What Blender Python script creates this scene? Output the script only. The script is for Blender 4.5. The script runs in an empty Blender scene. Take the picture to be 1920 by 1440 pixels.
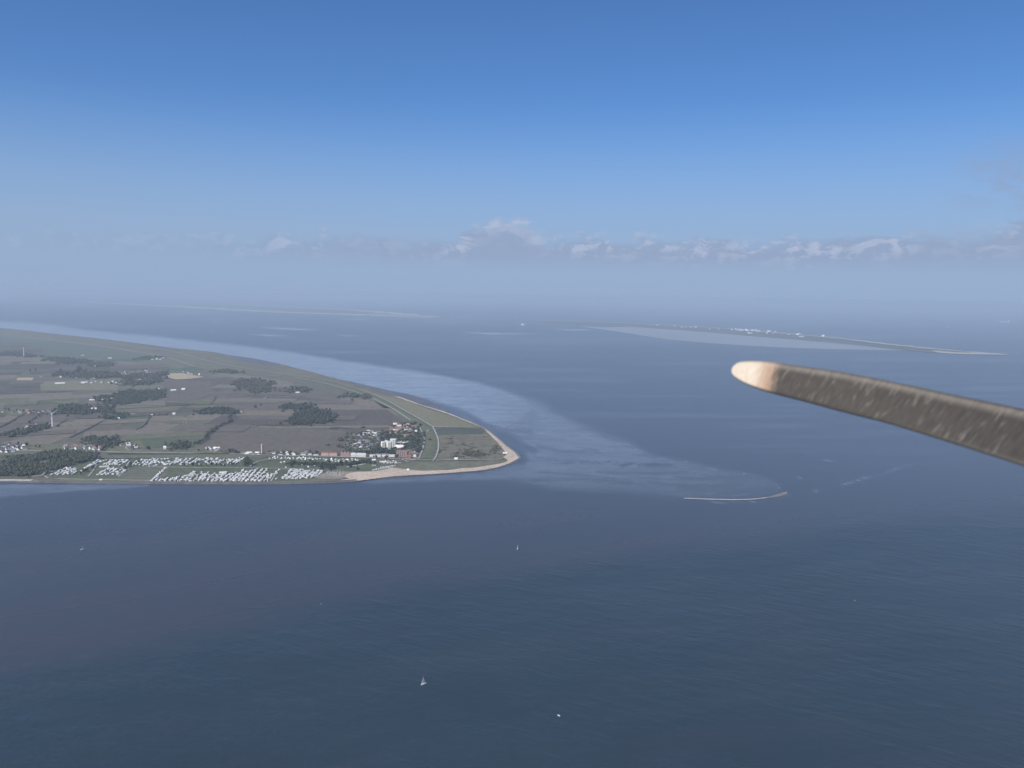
import bpy, bmesh, math, random
import numpy as np
from mathutils import Vector, Matrix
from mathutils.geometry import tessellate_polygon

random.seed(7)
rng = np.random.default_rng(7)
scene = bpy.context.scene
C = scene.collection

# ------------------------------------------------------------------ camera
F_PX, W_PX, H_PX = 1478.0, 1920.0, 1440.0
CAM_H = 450.0
PITCH = math.atan((720 - 554) / F_PX)
ROLL = math.atan(32 / 1920)
cam_d = bpy.data.cameras.new('camera')
cam = bpy.data.objects.new('camera', cam_d)
C.objects.link(cam)
cam_d.sensor_fit = 'HORIZONTAL'
cam_d.sensor_width = 36.0
cam_d.lens = 36.0 * F_PX / W_PX
cam_d.dof.use_dof = True          # the propeller is close and slightly out of focus
cam_d.dof.focus_distance = 2200.0
cam_d.dof.aperture_fstop = 4.0
cam_d.clip_start = 0.05
cam_d.clip_end = 600000.0
CAM_M = (Matrix.Translation((0, 0, CAM_H)) @ Matrix.Rotation(math.pi / 2 - PITCH, 4, 'X') @ Matrix.Rotation(ROLL, 4, 'Z'))
cam.matrix_world = CAM_M
scene.camera = cam
CAM_R = CAM_M.to_3x3()
CAM_RN = np.array(CAM_R)

# ------------------------------------------------------------------ light
SUN_EL, SUN_AZ = math.radians(38), math.radians(-142)      # azimuth measured from +Y towards +X
sun_dir = Vector((math.sin(SUN_AZ) * math.cos(SUN_EL), math.cos(SUN_AZ) * math.cos(SUN_EL), math.sin(SUN_EL)))
sd = bpy.data.lights.new('sun', 'SUN')
sd.energy = 4.9
sd.angle = math.radians(0.5)
sd.color = (1.0, 0.93, 0.82)
so = bpy.data.objects.new('sun', sd)
C.objects.link(so)
so.rotation_euler = (-sun_dir).to_track_quat('-Z', 'Y').to_euler()
so.location = (0, 0, 900)

scene.view_settings.view_transform = 'Standard'
scene.view_settings.look = 'None'
scene.view_settings.exposure = 0.0
scene.view_settings.gamma = 1.0
scene.view_settings.use_curve_mapping = False
scene.render.engine = 'CYCLES'
cy = scene.cycles
cy.max_bounces = 6
cy.diffuse_bounces = 2
cy.glossy_bounces = 3
cy.transmission_bounces = 2
cy.volume_bounces = 1
cy.transparent_max_bounces = 8
cy.use_denoising = True
cy.sample_clamp_indirect = 4.0
cy.blur_glossy = 0.5

SKY_STRENGTH = 0.1


class NT:
    """small helper to write node trees compactly"""
    def __init__(self, tree):
        self.t = tree
        self.n = tree.nodes
        self.n.clear()

    def new(self, typ, **kw):
        n = self.n.new(typ)
        for k, v in kw.items():
            setattr(n, k, v)
        return n

    def link(self, a, b):
        self.t.links.new(a, b)

    def put(self, sock, v):
        if isinstance(v, bpy.types.NodeSocket):
            self.t.links.new(v, sock)
        elif isinstance(v, (tuple, list)) and len(v) == 3 and sock.type == 'RGBA':
            sock.default_value = (*v, 1)
        else:
            sock.default_value = v

    def math(self, op, a, b=0.0, c=0.0, clamp=False):
        n = self.new('ShaderNodeMath', operation=op, use_clamp=clamp)
        for i, v in enumerate((a, b, c)):
            self.put(n.inputs[i], v)
        return n.outputs[0]

    def mix(self, f, a, b, blend='MIX'):
        n = self.new('ShaderNodeMix', data_type='RGBA', blend_type=blend)
        self.put(n.inputs['Factor'], f)
        self.put(n.inputs['A'] if False else n.inputs[6], a)
        self.put(n.inputs[7], b)
        return n.outputs[2]

    def ramp(self, v, lo, hi, a=0.0, b=1.0, smooth=True):
        n = self.new('ShaderNodeMapRange', interpolation_type='SMOOTHSTEP' if smooth else 'LINEAR')
        self.put(n.inputs[0], v)
        for i, q in enumerate((lo, hi, a, b)):
            self.put(n.inputs[i + 1], q)
        return n.outputs[0]

    def noise(self, vec, scale, detail=3.0, rough=0.55, dist=0.0):
        n = self.new('ShaderNodeTexNoise')
        self.put(n.inputs['Vector'], vec)
        n.inputs['Scale'].default_value = scale
        n.inputs['Detail'].default_value = detail
        n.inputs['Roughness'].default_value = rough
        n.inputs['Distortion'].default_value = dist
        return n.outputs[0]

    def mapping(self, vec, loc=(0, 0, 0), rot=(0, 0, 0), scale=(1, 1, 1)):
        n = self.new('ShaderNodeMapping')
        self.put(n.inputs[0], vec)
        n.inputs[1].default_value = loc
        n.inputs[2].default_value = rot
        n.inputs[3].default_value = scale
        return n.outputs[0]

    def turned(self, vec, ang, scale):
        """turn first, then stretch (a Mapping node stretches first)"""
        return self.mapping(self.mapping(vec, rot=(0, 0, ang)), scale=scale)

    def combine(self, x, y, z):
        n = self.new('ShaderNodeCombineXYZ')
        for i, v in enumerate((x, y, z)):
            self.put(n.inputs[i], v)
        return n.outputs[0]


def make_world():
    w = bpy.data.worlds.new('World')
    scene.world = w
    w.use_nodes = True
    k = NT(w.node_tree)
    out = k.new('ShaderNodeOutputWorld')
    bg = k.new('ShaderNodeBackground')
    bg.inputs['Strength'].default_value = SKY_STRENGTH
    k.link(bg.outputs[0], out.inputs[0])
    sky = k.new('ShaderNodeTexSky', sky_type='NISHITA')
    sky.sun_disc = False
    sky.sun_elevation = SUN_EL
    sky.sun_rotation = SUN_AZ
    sky.altitude = 450
    sky.air_density = 1.0
    sky.dust_density = 0.6
    sky.ozone_density = 3.0
    tc = k.new('ShaderNodeTexCoord')
    sep = k.new('ShaderNodeSeparateXYZ')
    k.link(tc.outputs['Generated'], sep.inputs[0])
    x, y, z = sep.outputs
    az = k.math('ARCTAN2', x, y)                      # 0 ahead, + to the east
    elv = k.math('ARCSINE', z)
    u = k.math('MULTIPLY', az, 14.78)                 # ~100 px units
    v = k.math('MULTIPLY', elv, 14.78)
    # pale blue horizon air
    tint = k.mix(1.0, sky.outputs[0], k.mix(k.ramp(x, -0.55, 0.6), SKY_TINT, SKY_TINT_E), 'MULTIPLY')
    base = k.mix(k.math('MULTIPLY', k.ramp(v, 3.6, 0.35), 0.92), tint, HORIZON)
    # low cloud bank: noise in azimuth / elevation
    p1 = k.combine(u, k.math('MULTIPLY', v, 1.9), 3.7)
    big = k.noise(k.combine(u, k.math('MULTIPLY', v, 0.6), 9.1), 0.42, 2.0)
    n1 = k.noise(p1, 1.9, 8.0, 0.60, 0.25)
    n2 = k.noise(k.combine(k.math('ADD', u, 0.12), k.math('MULTIPLY', k.math('SUBTRACT', v, 0.07), 1.9), 3.7), 1.9, 8.0, 0.60, 0.25)
    # height of the bank top above the horizon as a function of bearing
    top = k.math('ADD', k.ramp(u, -9.0, -0.5, 0.86, 1.10), k.ramp(u, 7.6, 9.5, 0.0, 0.75))
    bump = k.math('MULTIPLY', k.ramp(k.math('ABSOLUTE', k.math('ADD', u, 0.25)), 1.0, 0.1), 0.30)
    top = k.math('ADD', k.math('ADD', top, bump), k.math('MULTIPLY', k.math('SUBTRACT', big, 0.5), 0.5))
    hgt = k.math('ADD', k.math('SUBTRACT', top, v), k.math('MULTIPLY', k.math('SUBTRACT', n1, 0.5), 0.95))
    cover = k.ramp(hgt, -0.06, 0.20)
    foot = k.ramp(v, 0.38, 0.80)
    dens = k.math('MULTIPLY', cover, foot)
    west = k.ramp(u, -7.5, -1.0, 0.25, 1.0)
    dens = k.math('MULTIPLY', k.math('MULTIPLY', dens, west), 0.82)
    lit = k.math('MULTIPLY', k.ramp(k.math('SUBTRACT', n1, n2), -0.04, 0.12), k.ramp(k.noise(k.combine(u, v, 7.2), 0.7, 2.0), 0.38, 0.62, 0.30, 1.0))
    lit = k.math('ADD', k.math('MULTIPLY', lit, k.ramp(hgt, 0.75, 0.1)), k.math('MULTIPLY', k.ramp(k.math('ABSOLUTE', k.math('ADD', u, 0.1)), 0.8, 0.1), k.ramp(hgt, 0.32, 0.08, 0.0, 0.6)), clamp=True)
    ccol = k.mix(lit, CLOUD_DARK, CLOUD_LIT)
    final = k.mix(dens, base, ccol)
    # a second, higher and thinner fragment towards the east
    h2 = k.math('MULTIPLY', k.ramp(u, 7.0, 8.2), k.math('MULTIPLY', k.ramp(v, 1.3, 1.8), k.ramp(v, 2.7, 2.1)))
    n3 = k.noise(k.combine(u, k.math('MULTIPLY', v, 2.0), 21.0), 1.1, 5.0, 0.55, 0.2)
    d2 = k.math('MULTIPLY', k.math('MULTIPLY', h2, k.ramp(n3, 0.40, 0.62)), 0.6)
    final = k.mix(d2, final, CLOUD_DARK2)
    k.link(final, bg.inputs['Color'])


SKY_TINT = (0.60, 0.86, 1.21)
SKY_TINT_E = (0.50, 0.74, 1.04)
HORIZON = (3.1, 4.15, 6.1)
CLOUD_DARK = (2.95, 3.75, 5.45)
CLOUD_LIT = (4.6, 5.2, 6.8)
CLOUD_DARK2 = (2.9, 3.5, 5.0)
make_world()


# ------------------------------------------------------------------ geometry helpers
def ray(px, py):
    d = CAM_R @ Vector(((px - W_PX / 2) / F_PX, -(py - H_PX / 2) / F_PX, -1.0))
    return d


def G(px, py, z=0.0):
    """the place on the ground (height z) that stands at this spot of the photograph"""
    d = ray(px, py)
    t = (z - CAM_H) / d.z
    return Vector((d.x * t, d.y * t, z))


def to_px(P):
    """N x 3 world -> N x 2 photograph coordinates and depth"""
    Q = (P - np.array([0, 0, CAM_H])) @ CAM_RN
    dep = -Q[:, 2]
    dd = np.where(dep > 1e-3, dep, 1e-3)
    return np.stack([Q[:, 0] / dd * F_PX + W_PX / 2, -Q[:, 1] / dd * F_PX + H_PX / 2], 1), dep


def tag(o, label=None, cat=None, group=None, kind=None):
    if label: o['label'] = label
    if cat: o['category'] = cat
    if group: o['group'] = group
    if kind: o['kind'] = kind
    return o


def link(o, parent=None):
    C.objects.link(o)
    if parent: o.parent = parent
    return o


def mesh_obj(name, verts, faces, mat, parent=None, smooth=False, midx=None):
    me = bpy.data.meshes.new(name)
    me.from_pydata([tuple(v) for v in verts], [], faces)
    mats = mat if isinstance(mat, (list, tuple)) else [mat]
    for m in mats: me.materials.append(m)
    if midx is not None:
        me.polygons.foreach_set('material_index', midx)
    if smooth:
        me.polygons.foreach_set('use_smooth', [True] * len(me.polygons))
    me.update()
    return link(bpy.data.objects.new(name, me), parent)


def empty(name, loc, rz=0.0):
    o = bpy.data.objects.new(name, None)
    o.location = loc
    o.rotation_euler = (0, 0, rz)
    return link(o)


class MB:
    """collects boxes, prisms, tubes into one mesh"""
    def __init__(self):
        self.v, self.f, self.m = [], [], []

    def add(self, vs, fs, m=0):
        b = len(self.v)
        self.v += [Vector(p) for p in vs]
        self.f += [tuple(i + b for i in q) for q in fs]
        self.m += [m] * len(fs)
        return self

    def box(self, x0, x1, y0, y1, z0, z1, m=0):
        return self.add([(x0, y0, z0), (x1, y0, z0), (x1, y1, z0), (x0, y1, z0), (x0, y0, z1), (x1, y0, z1), (x1, y1, z1), (x0, y1, z1)],
                        [(3, 2, 1, 0), (4, 5, 6, 7), (0, 1, 5, 4), (1, 2, 6, 5), (2, 3, 7, 6), (3, 0, 4, 7)], m)

    def prism(self, prof, y0, y1, m=0):
        """profile in x,z extruded along y"""
        n = len(prof)
        vs = [(p[0], y0, p[1]) for p in prof] + [(p[0], y1, p[1]) for p in prof]
        fs = [tuple(range(n)), tuple(reversed(range(n, 2 * n)))] + [(i, i + n, (i + 1) % n + n, (i + 1) % n) for i in range(n)]
        return self.add(vs, fs, m)

    def tube(self, pts, rads, n=8, m=0):
        pts = [Vector(p) for p in pts]
        vs, fs = [], []
        for i, p in enumerate(pts):
            d = (pts[min(i + 1, len(pts) - 1)] - pts[max(i - 1, 0)]).normalized()
            a = d.orthogonal().normalized() if abs(d.z) < 0.9 else Vector((1, 0, 0))
            a = (a - d * a.dot(d)).normalized()
            b = d.cross(a)
            r = rads[i] if isinstance(rads, (list, tuple)) else rads
            for j in range(n):
                t = 2 * math.pi * j / n
                vs.append(p + a * math.cos(t) * r + b * math.sin(t) * r)
        for i in range(len(pts) - 1):
            for j in range(n):
                fs.append((i * n + j, i * n + (j + 1) % n, (i + 1) * n + (j + 1) % n, (i + 1) * n + j))
        fs += [tuple(reversed(range(n))), tuple(range((len(pts) - 1) * n, len(pts) * n))]
        return self.add(vs, fs, m)

    def mesh(self, name, mats):
        me = bpy.data.meshes.new(name)
        me.from_pydata([tuple(v) for v in self.v], [], self.f)
        for q in (mats if isinstance(mats, (list, tuple)) else [mats]): me.materials.append(q)
        me.polygons.foreach_set('material_index', self.m)
        me.update()
        return me

    def obj(self, name, mats, parent=None):
        return link(bpy.data.objects.new(name, self.mesh(name, mats)), parent)


def smooth_poly(pts, closed=True, step=6.0):
    """Catmull-Rom through photograph points"""
    n = len(pts)
    out = []
    rngi = range(n) if closed else range(n - 1)
    for i in rngi:
        p0 = pts[(i - 1) % n] if closed or i > 0 else pts[0]
        p1, p2 = pts[i], pts[(i + 1) % n]
        p3 = pts[(i + 2) % n] if closed or i + 2 < n else pts[-1]
        d = math.hypot(p2[0] - p1[0], p2[1] - p1[1])
        k = max(1, int(d / step))
        for j in range(k):
            t = j / k
            out.append(tuple(0.5 * (2 * p1[a] + (p2[a] - p0[a]) * t + (2 * p0[a] - 5 * p1[a] + 4 * p2[a] - p3[a]) * t * t
                                    + (3 * p1[a] - p0[a] - 3 * p2[a] + p3[a]) * t ** 3) for a in (0, 1)))
    if not closed: out.append(tuple(pts[-1]))
    return out


def sheet(name, pts, mat, z, smooth=True, rough=0.0, kind='structure', step=6.0):
    """a ground sheet from an outline, with a slightly uneven edge"""
    if smooth: pts = smooth_poly(pts, True, step)
    if rough:
        pts = [(x + random.gauss(0, rough), y + random.gauss(0, rough * 0.3)) for x, y in pts]
    vs = [G(x, y, z) for x, y in pts]
    o = mesh_obj(name, vs, [tuple(range(len(vs)))], mat)
    if o.data.polygons[0].normal.z < 0:
        o.data.flip_normals()
    return tag(o, kind=kind)


def ribbon(name, pts, width, mat, z, prof=None, kind='structure', step=8.0, wobble=0.0):
    """a strip of constant width in metres along a line; prof = [(offset fraction, height)] gives it a section"""
    pts = smooth_poly(pts, False, step)
    cs = [G(x, y, z) for x, y in pts]
    prof = prof or [(-0.5, 0), (0.5, 0)]
    vs, fs = [], []
    n = len(prof)
    for i, c in enumerate(cs):
        d = (cs[min(i + 1, len(cs) - 1)] - cs[max(i - 1, 0)])
        d.z = 0
        d.normalize()
        s = Vector((d.y, -d.x, 0))
        ww = width * (1 + random.gauss(0, wobble)) if wobble else width
        for o, h in prof:
            vs.append(c + s * o * ww + Vector((0, 0, h)))
    for i in range(len(cs) - 1):
        for j in range(n - 1):
            a = i * n + j
            fs.append((a, a + 1, a + n + 1, a + n))
    o = mesh_obj(name, vs, fs, mat)
    if o.data.polygons[0].normal.z < 0: o.data.flip_normals()
    return tag(o, kind=kind)


def poly_sdf(P, poly):
    """signed distance (inside > 0) of N x 2 points to a polygon"""
    poly = np.array(poly, float)
    d2 = np.full(len(P), 1e18)
    ins = np.zeros(len(P), bool)
    m = len(poly)
    for i in range(m):
        a, b = poly[i], poly[(i + 1) % m]
        ab = b - a
        t = np.clip(((P - a) @ ab) / max(ab @ ab, 1e-9), 0, 1)
        q = P - a - t[:, None] * ab
        d2 = np.minimum(d2, (q * q).sum(1))
        if a[1] != b[1]:
            c = ((a[1] > P[:, 1]) != (b[1] > P[:, 1])) & (P[:, 0] < (b[0] - a[0]) * (P[:, 1] - a[1]) / (b[1] - a[1]) + a[0])
            ins ^= c
    d = np.sqrt(d2)
    return np.where(ins, d, -d)


def line_dist(P, line):
    d2 = np.full(len(P), 1e18)
    for a, b in zip(line[:-1], line[1:]):
        a, b = np.array(a, float), np.array(b, float)
        ab = b - a
        t = np.clip(((P - a) @ ab) / max(ab @ ab, 1e-9), 0, 1)
        q = P - a - t[:, None] * ab
        d2 = np.minimum(d2, (q * q).sum(1))
    return np.sqrt(d2)


def vnoise(P, seed=0):
    """smooth value noise on N x 2 points, about -1..1"""
    i = np.floor(P).astype(np.int64)
    f = P - i
    f = f * f * (3 - 2 * f)

    def h(a, b):
        s = (a * 374761393 + b * 668265263 + seed * 974711) & 0x7fffffff
        s = ((s ^ (s >> 13)) * 1274126177) & 0x7fffffff
        return ((s ^ (s >> 16)) & 0xffff) / 32767.5 - 1
    x, y = i[:, 0], i[:, 1]
    return ((h(x, y) * (1 - f[:, 0]) + h(x + 1, y) * f[:, 0]) * (1 - f[:, 1])
            + (h(x, y + 1) * (1 - f[:, 0]) + h(x + 1, y + 1) * f[:, 0]) * f[:, 1])


def fbm(P, seed=0, oct=4):
    s, a, t = 0, 1.0, 0.0
    for k in range(oct):
        s = s + a * vnoise(P * 2 ** k, seed + k)
        t += a
        a *= 0.5
    return s / t


def in_poly(x, y, poly):
    ins = False
    m = len(poly)
    for i in range(m):
        a, b = poly[i], poly[(i + 1) % m]
        if (a[1] > y) != (b[1] > y) and x < (b[0] - a[0]) * (y - a[1]) / (b[1] - a[1]) + a[0]:
            ins = not ins
    return ins


# ------------------------------------------------------------------ materials
def new_mat(name):
    m = bpy.data.materials.new(name)
    m.use_nodes = True
    k = NT(m.node_tree)
    out = k.new('ShaderNodeOutputMaterial')
    b = k.new('ShaderNodeBsdfPrincipled')
    k.link(b.outputs[0], out.inputs[0])
    return m, k, b


def mat_plain(name, col, rough=0.8, var=0.12, scale=0.4, spec=0.3, metal=0.0):
    m, k, b = new_mat(name)
    geo = k.new('ShaderNodeNewGeometry')
    n = k.noise(geo.outputs['Position'], scale, 3)
    lo = tuple(c * (1 - var) for c in col)
    hi = tuple(min(c * (1 + var), 1) for c in col)
    k.put(b.inputs['Base Color'], k.mix(k.ramp(n, 0.3, 0.7), lo, hi))
    b.inputs['Roughness'].default_value = rough
    b.inputs['Specular IOR Level'].default_value = spec
    b.inputs['Metallic'].default_value = metal
    return m


def mat_ground(name, c1, c2, scale=0.004, stripe=None, rough=0.95, fine=0.05, third=None):
    """mottled ground cover; stripe = (angle, wavelength m, amount) gives plough or mowing lines"""
    m, k, b = new_mat(name)
    geo = k.new('ShaderNodeNewGeometry')
    pos = geo.outputs['Position']
    n = k.noise(pos, scale, 5, 0.6)
    col = k.mix(k.ramp(n, 0.34, 0.66), c1, c2)
    if third:
        n3 = k.noise(k.mapping(pos, loc=(431, 77, 0)), scale * 2.3, 5, 0.62)
        col = k.mix(k.ramp(n3, 0.52, 0.66), col, third)
    if stripe:
        a, wl, amt = stripe
        w = k.noise(k.turned(pos, a, (1 / wl, 0.04 / wl, 1)), 1.0, 2, 0.5)
        col = k.mix(amt, col, k.mix(k.ramp(w, 0.35, 0.65), tuple(x * 0.6 for x in c1), tuple(x * 1.35 for x in c2)))
    nf = k.noise(pos, fine, 4, 0.65)
    col = k.mix(0.45, col, k.mix(k.ramp(nf, 0.3, 0.7), tuple(x * 0.7 for x in c1), tuple(x * 1.25 for x in c2)))
    k.put(b.inputs['Base Color'], col)
    b.inputs['Roughness'].default_value = rough
    b.inputs['Specular IOR Level'].default_value = 0.15
    return m


def mat_foliage(name, c1, c2):
    m, k, b = new_mat(name)
    geo = k.new('ShaderNodeNewGeometry')
    oi = k.new('ShaderNodeObjectInfo')
    n = k.noise(geo.outputs['Position'], 0.16, 4, 0.6)
    n = k.math('ADD', n, k.math('MULTIPLY', k.math('SUBTRACT', oi.outputs['Random'], 0.5), 0.35))
    nf = k.noise(geo.outputs['Position'], 0.9, 3, 0.6)
    n = k.math('ADD', k.math('MULTIPLY', n, 0.65), k.math('MULTIPLY', nf, 0.35))
    k.put(b.inputs['Base Color'], k.mix(k.ramp(n, 0.33, 0.67), c1, c2))
    b.inputs['Roughness'].default_value = 0.8
    b.inputs['Specular IOR Level'].default_value = 0.2
    return m


M = {}
M['white'] = mat_plain('white_paint', (0.78, 0.78, 0.76), 0.5, 0.05)
M['cream'] = mat_plain('cream_render', (0.86, 0.835, 0.75), 0.7, 0.05)
M['offwhite'] = mat_plain('weathered_white', (0.62, 0.62, 0.60), 0.6, 0.1)
M['grey'] = mat_plain('grey_metal', (0.38, 0.39, 0.41), 0.5, 0.12)
M['window'] = mat_plain('window_glass', (0.05, 0.06, 0.075), 0.15, 0.1, spec=0.6)
M['brick'] = mat_plain('red_brick', (0.26, 0.15, 0.125), 0.85, 0.15)
M['pinkbrick'] = mat_plain('pink_brick', (0.38, 0.255, 0.235), 0.85, 0.1)
M['palebrick'] = mat_plain('pale_brick', (0.54, 0.40, 0.35), 0.85, 0.1)
M['redroof'] = mat_plain('red_tiles', (0.27, 0.125, 0.09), 0.8, 0.15)
M['orangeroof'] = mat_plain('orange_tiles', (0.29, 0.185, 0.135), 0.8, 0.15)
M['darkroof'] = mat_plain('dark_tiles', (0.075, 0.072, 0.078), 0.7, 0.2)
M['greyroof'] = mat_plain('grey_tiles', (0.20, 0.19, 0.19), 0.7, 0.2)
M['brownroof'] = mat_plain('brown_tiles', (0.16, 0.11, 0.09), 0.8, 0.2)
M['bark'] = mat_plain('bark', (0.07, 0.055, 0.045), 0.9)
M['sandy'] = mat_ground('beach_sand', (0.46, 0.37, 0.29), (0.60, 0.50, 0.40), 0.01, fine=0.12)
M['wetsand'] = mat_ground('wet_sand', (0.18, 0.16, 0.14), (0.25, 0.22, 0.19), 0.02, rough=0.5)
M['path'] = mat_ground('paved_path', (0.34, 0.33, 0.30), (0.42, 0.40, 0.37), 0.02)
M['asphalt'] = mat_ground('sea_wall_asphalt', (0.085, 0.085, 0.09), (0.13, 0.13, 0.13), 0.03)
M['concrete'] = mat_ground('pale_concrete', (0.5, 0.49, 0.45), (0.6, 0.58, 0.54), 0.03)
M['soil'] = mat_ground('bare_soil', (0.122, 0.105, 0.081), (0.154, 0.134, 0.104), 0.003, (0.5, 9, 0.25))
M['soil_b'] = mat_ground('stubble_soil', (0.167, 0.146, 0.11), (0.206, 0.181, 0.137), 0.003, (0.9, 12, 0.25))
M['soil_d'] = mat_ground('dark_soil', (0.093, 0.08, 0.064), (0.119, 0.102, 0.081), 0.003, (-0.3, 10, 0.25))
M['meadow'] = mat_ground('meadow', (0.125, 0.128, 0.074), (0.165, 0.165, 0.098), 0.004, (1.1, 14, 0.2))
M['green'] = mat_ground('green_crop', (0.08, 0.105, 0.056), (0.104, 0.13, 0.07), 0.004, (0.2, 10, 0.2))
M['olive'] = mat_ground('olive_pasture', (0.175, 0.165, 0.098), (0.215, 0.205, 0.125), 0.004)
M['teal'] = mat_ground('beet_crop', (0.108, 0.128, 0.09), (0.13, 0.15, 0.105), 0.003, (1.4, 16, 0.2))
M['stubble'] = mat_ground('corn_stubble', (0.40, 0.33, 0.21), (0.47, 0.39, 0.26), 0.006, (0.4, 9, 0.2))
M['base_land'] = mat_ground('farmland', (0.118, 0.106, 0.078), (0.15, 0.142, 0.098), 0.0016, (0.8, 40, 0.25))
M['ditch'] = mat_ground('ditch_scrub', (0.045, 0.05, 0.035), (0.065, 0.07, 0.045), 0.02)
M['dyke'] = mat_ground('dyke_grass', (0.11, 0.125, 0.068), (0.14, 0.15, 0.088), 0.01)
M['dyke_pale'] = mat_ground('dry_dyke_grass', (0.16, 0.155, 0.11), (0.20, 0.19, 0.14), 0.01)
M['marsh'] = mat_ground('salt_marsh', (0.13, 0.12, 0.078), (0.18, 0.168, 0.105), 0.003, third=(0.085, 0.08, 0.07))
M['marsh_mud'] = mat_ground('marsh_mud', (0.085, 0.075, 0.082), (0.13, 0.12, 0.125), 0.008, third=(0.05, 0.05, 0.06), rough=0.4)
M['heath'] = mat_ground('dune_heath', (0.145, 0.13, 0.088), (0.19, 0.172, 0.115), 0.012, third=(0.055, 0.06, 0.048))
M['reed'] = mat_ground('dark_reeds', (0.068, 0.078, 0.055), (0.095, 0.102, 0.07), 0.012)
M['dune'] = mat_ground('dune_grass', (0.13, 0.135, 0.088), (0.18, 0.18, 0.12), 0.012, third=(0.075, 0.09, 0.055))
M['lawn'] = mat_ground('camp_lawn', (0.085, 0.102, 0.056), (0.118, 0.132, 0.075), 0.012, (0.35, 8, 0.25))
M['lawn_b'] = mat_ground('mown_lawn', (0.125, 0.128, 0.085), (0.155, 0.158, 0.108), 0.012, (0.35, 10, 0.3))
M['yard'] = mat_ground('trodden_sand', (0.24, 0.20, 0.165), (0.34, 0.29, 0.24), 0.03, fine=0.15, third=(0.12, 0.12, 0.09))
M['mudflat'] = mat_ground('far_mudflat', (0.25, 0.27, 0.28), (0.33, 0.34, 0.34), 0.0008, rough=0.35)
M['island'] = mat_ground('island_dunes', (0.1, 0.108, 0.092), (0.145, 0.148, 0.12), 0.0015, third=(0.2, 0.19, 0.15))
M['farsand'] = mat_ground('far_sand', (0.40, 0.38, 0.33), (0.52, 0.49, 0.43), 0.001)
M['leaf'] = mat_foliage('tree_leaves', (0.020, 0.027, 0.017), (0.072, 0.080, 0.040))
M['leaf_b'] = mat_foliage('brown_green_leaves', (0.026, 0.029, 0.020), (0.080, 0.078, 0.042))


def mat_sea():
    m, k, b = new_mat('sea_water')
    geo = k.new('ShaderNodeNewGeometry')
    pos = geo.outputs['Position']
    att = k.new('ShaderNodeAttribute', attribute_name='sea_bed')
    sep = k.new('ShaderNodeSeparateColor')
    k.link(att.outputs['Color'], sep.inputs[0])
    shal, wind, silt = sep.outputs
    deep = SEA_DEEP
    n = k.noise(k.mapping(pos, scale=(1, 1.6, 1)), 0.0016, 5, 0.6)
    col = k.mix(k.ramp(n, 0.3, 0.7), deep, tuple(c * 1.25 for c in deep))
    col = k.mix(silt, col, SEA_SILT)
    nf = k.noise(k.mapping(pos, scale=(1, 2.2, 1)), 0.005, 5, 0.62, 0.4)
    nf2 = k.noise(k.mapping(pos, loc=(900, 300, 0), scale=(1, 2.8, 1)), 0.016, 5, 0.65, 0.8)
    sh = k.math('MULTIPLY', k.math('MULTIPLY', shal, k.ramp(nf, 0.3, 0.66, 0.66, 1.1)), k.ramp(nf2, 0.34, 0.62, 0.7, 1.08))
    col = k.mix(sh, col, SEA_SHALLOW)
    k.put(b.inputs['Base Color'], col)
    b.inputs['IOR'].default_value = 1.33
    k.put(b.inputs['Roughness'], k.math('SUBTRACT', k.math('ADD', 0.24, k.math('MULTIPLY', wind, 0.10)), k.math('MULTIPLY', shal, 0.10)))
    # wind waves: crests run slightly across the view
    w1 = k.noise(k.turned(pos, math.radians(27), (0.020, 0.070, 1)), 1.0, 3, 0.55, 0.3)
    w2 = k.noise(k.turned(pos, math.radians(36), (0.075, 0.22, 1)), 1.0, 3, 0.6, 0.2)
    gust = k.ramp(k.noise(k.mapping(pos, scale=(1, 1.7, 1)), 0.006, 4, 0.6), 0.32, 0.68, 0.35, 1.25)
    h = k.math('MULTIPLY', k.math('ADD', k.math('MULTIPLY', w1, 2.8), k.math('MULTIPLY', w2, 0.7)), gust)
    bp = k.new('ShaderNodeBump')
    bp.inputs['Distance'].default_value = 1.0
    k.put(bp.inputs['Strength'], k.ramp(wind, 0.3, 1, 0.05, 0.85, False))
    k.put(bp.inputs['Height'], h)
    k.link(bp.outputs[0], b.inputs['Normal'])
    return m


SEA_DEEP = (0.018, 0.035, 0.048)
SEA_SILT = (0.044, 0.047, 0.058)
SEA_SHALLOW = (0.265, 0.305, 0.36)  # pale shallows, with the sky reflected by calm water partly put into the colour
M['sea'] = mat_sea()

# ------------------------------------------------------------------ the sea
COAST_S = [(-700, 912), (-200, 905), (0, 903), (100, 904.2), (200, 905.2), (300, 906), (400, 906.6), (500, 906.6), (560, 905.8), (620, 904.2), (665, 901.6)]
COAST_BEACH = [(690, 899), (720, 895), (760, 891.4), (800, 889.4), (850, 886), (900, 882), (930, 876.5), (955, 868.4), (973, 858), (968, 851), (950, 837), (930, 820), (915, 808.5), (900, 799.5), (880, 790), (860, 782), (840, 774)]
COAST_N = [(832, 766), (800, 750), (775, 741), (725, 731), (675, 719.5), (625, 708.5), (575, 695), (525, 682.5), (475, 672), (425, 665), (400, 660), (325, 652.5), (250, 642.5), (175, 633.5), (100, 625.5), (47, 619.5), (0, 615), (-100, 608), (-300, 596), (-700, 585)]
LAND = COAST_S + COAST_BEACH + COAST_N


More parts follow.
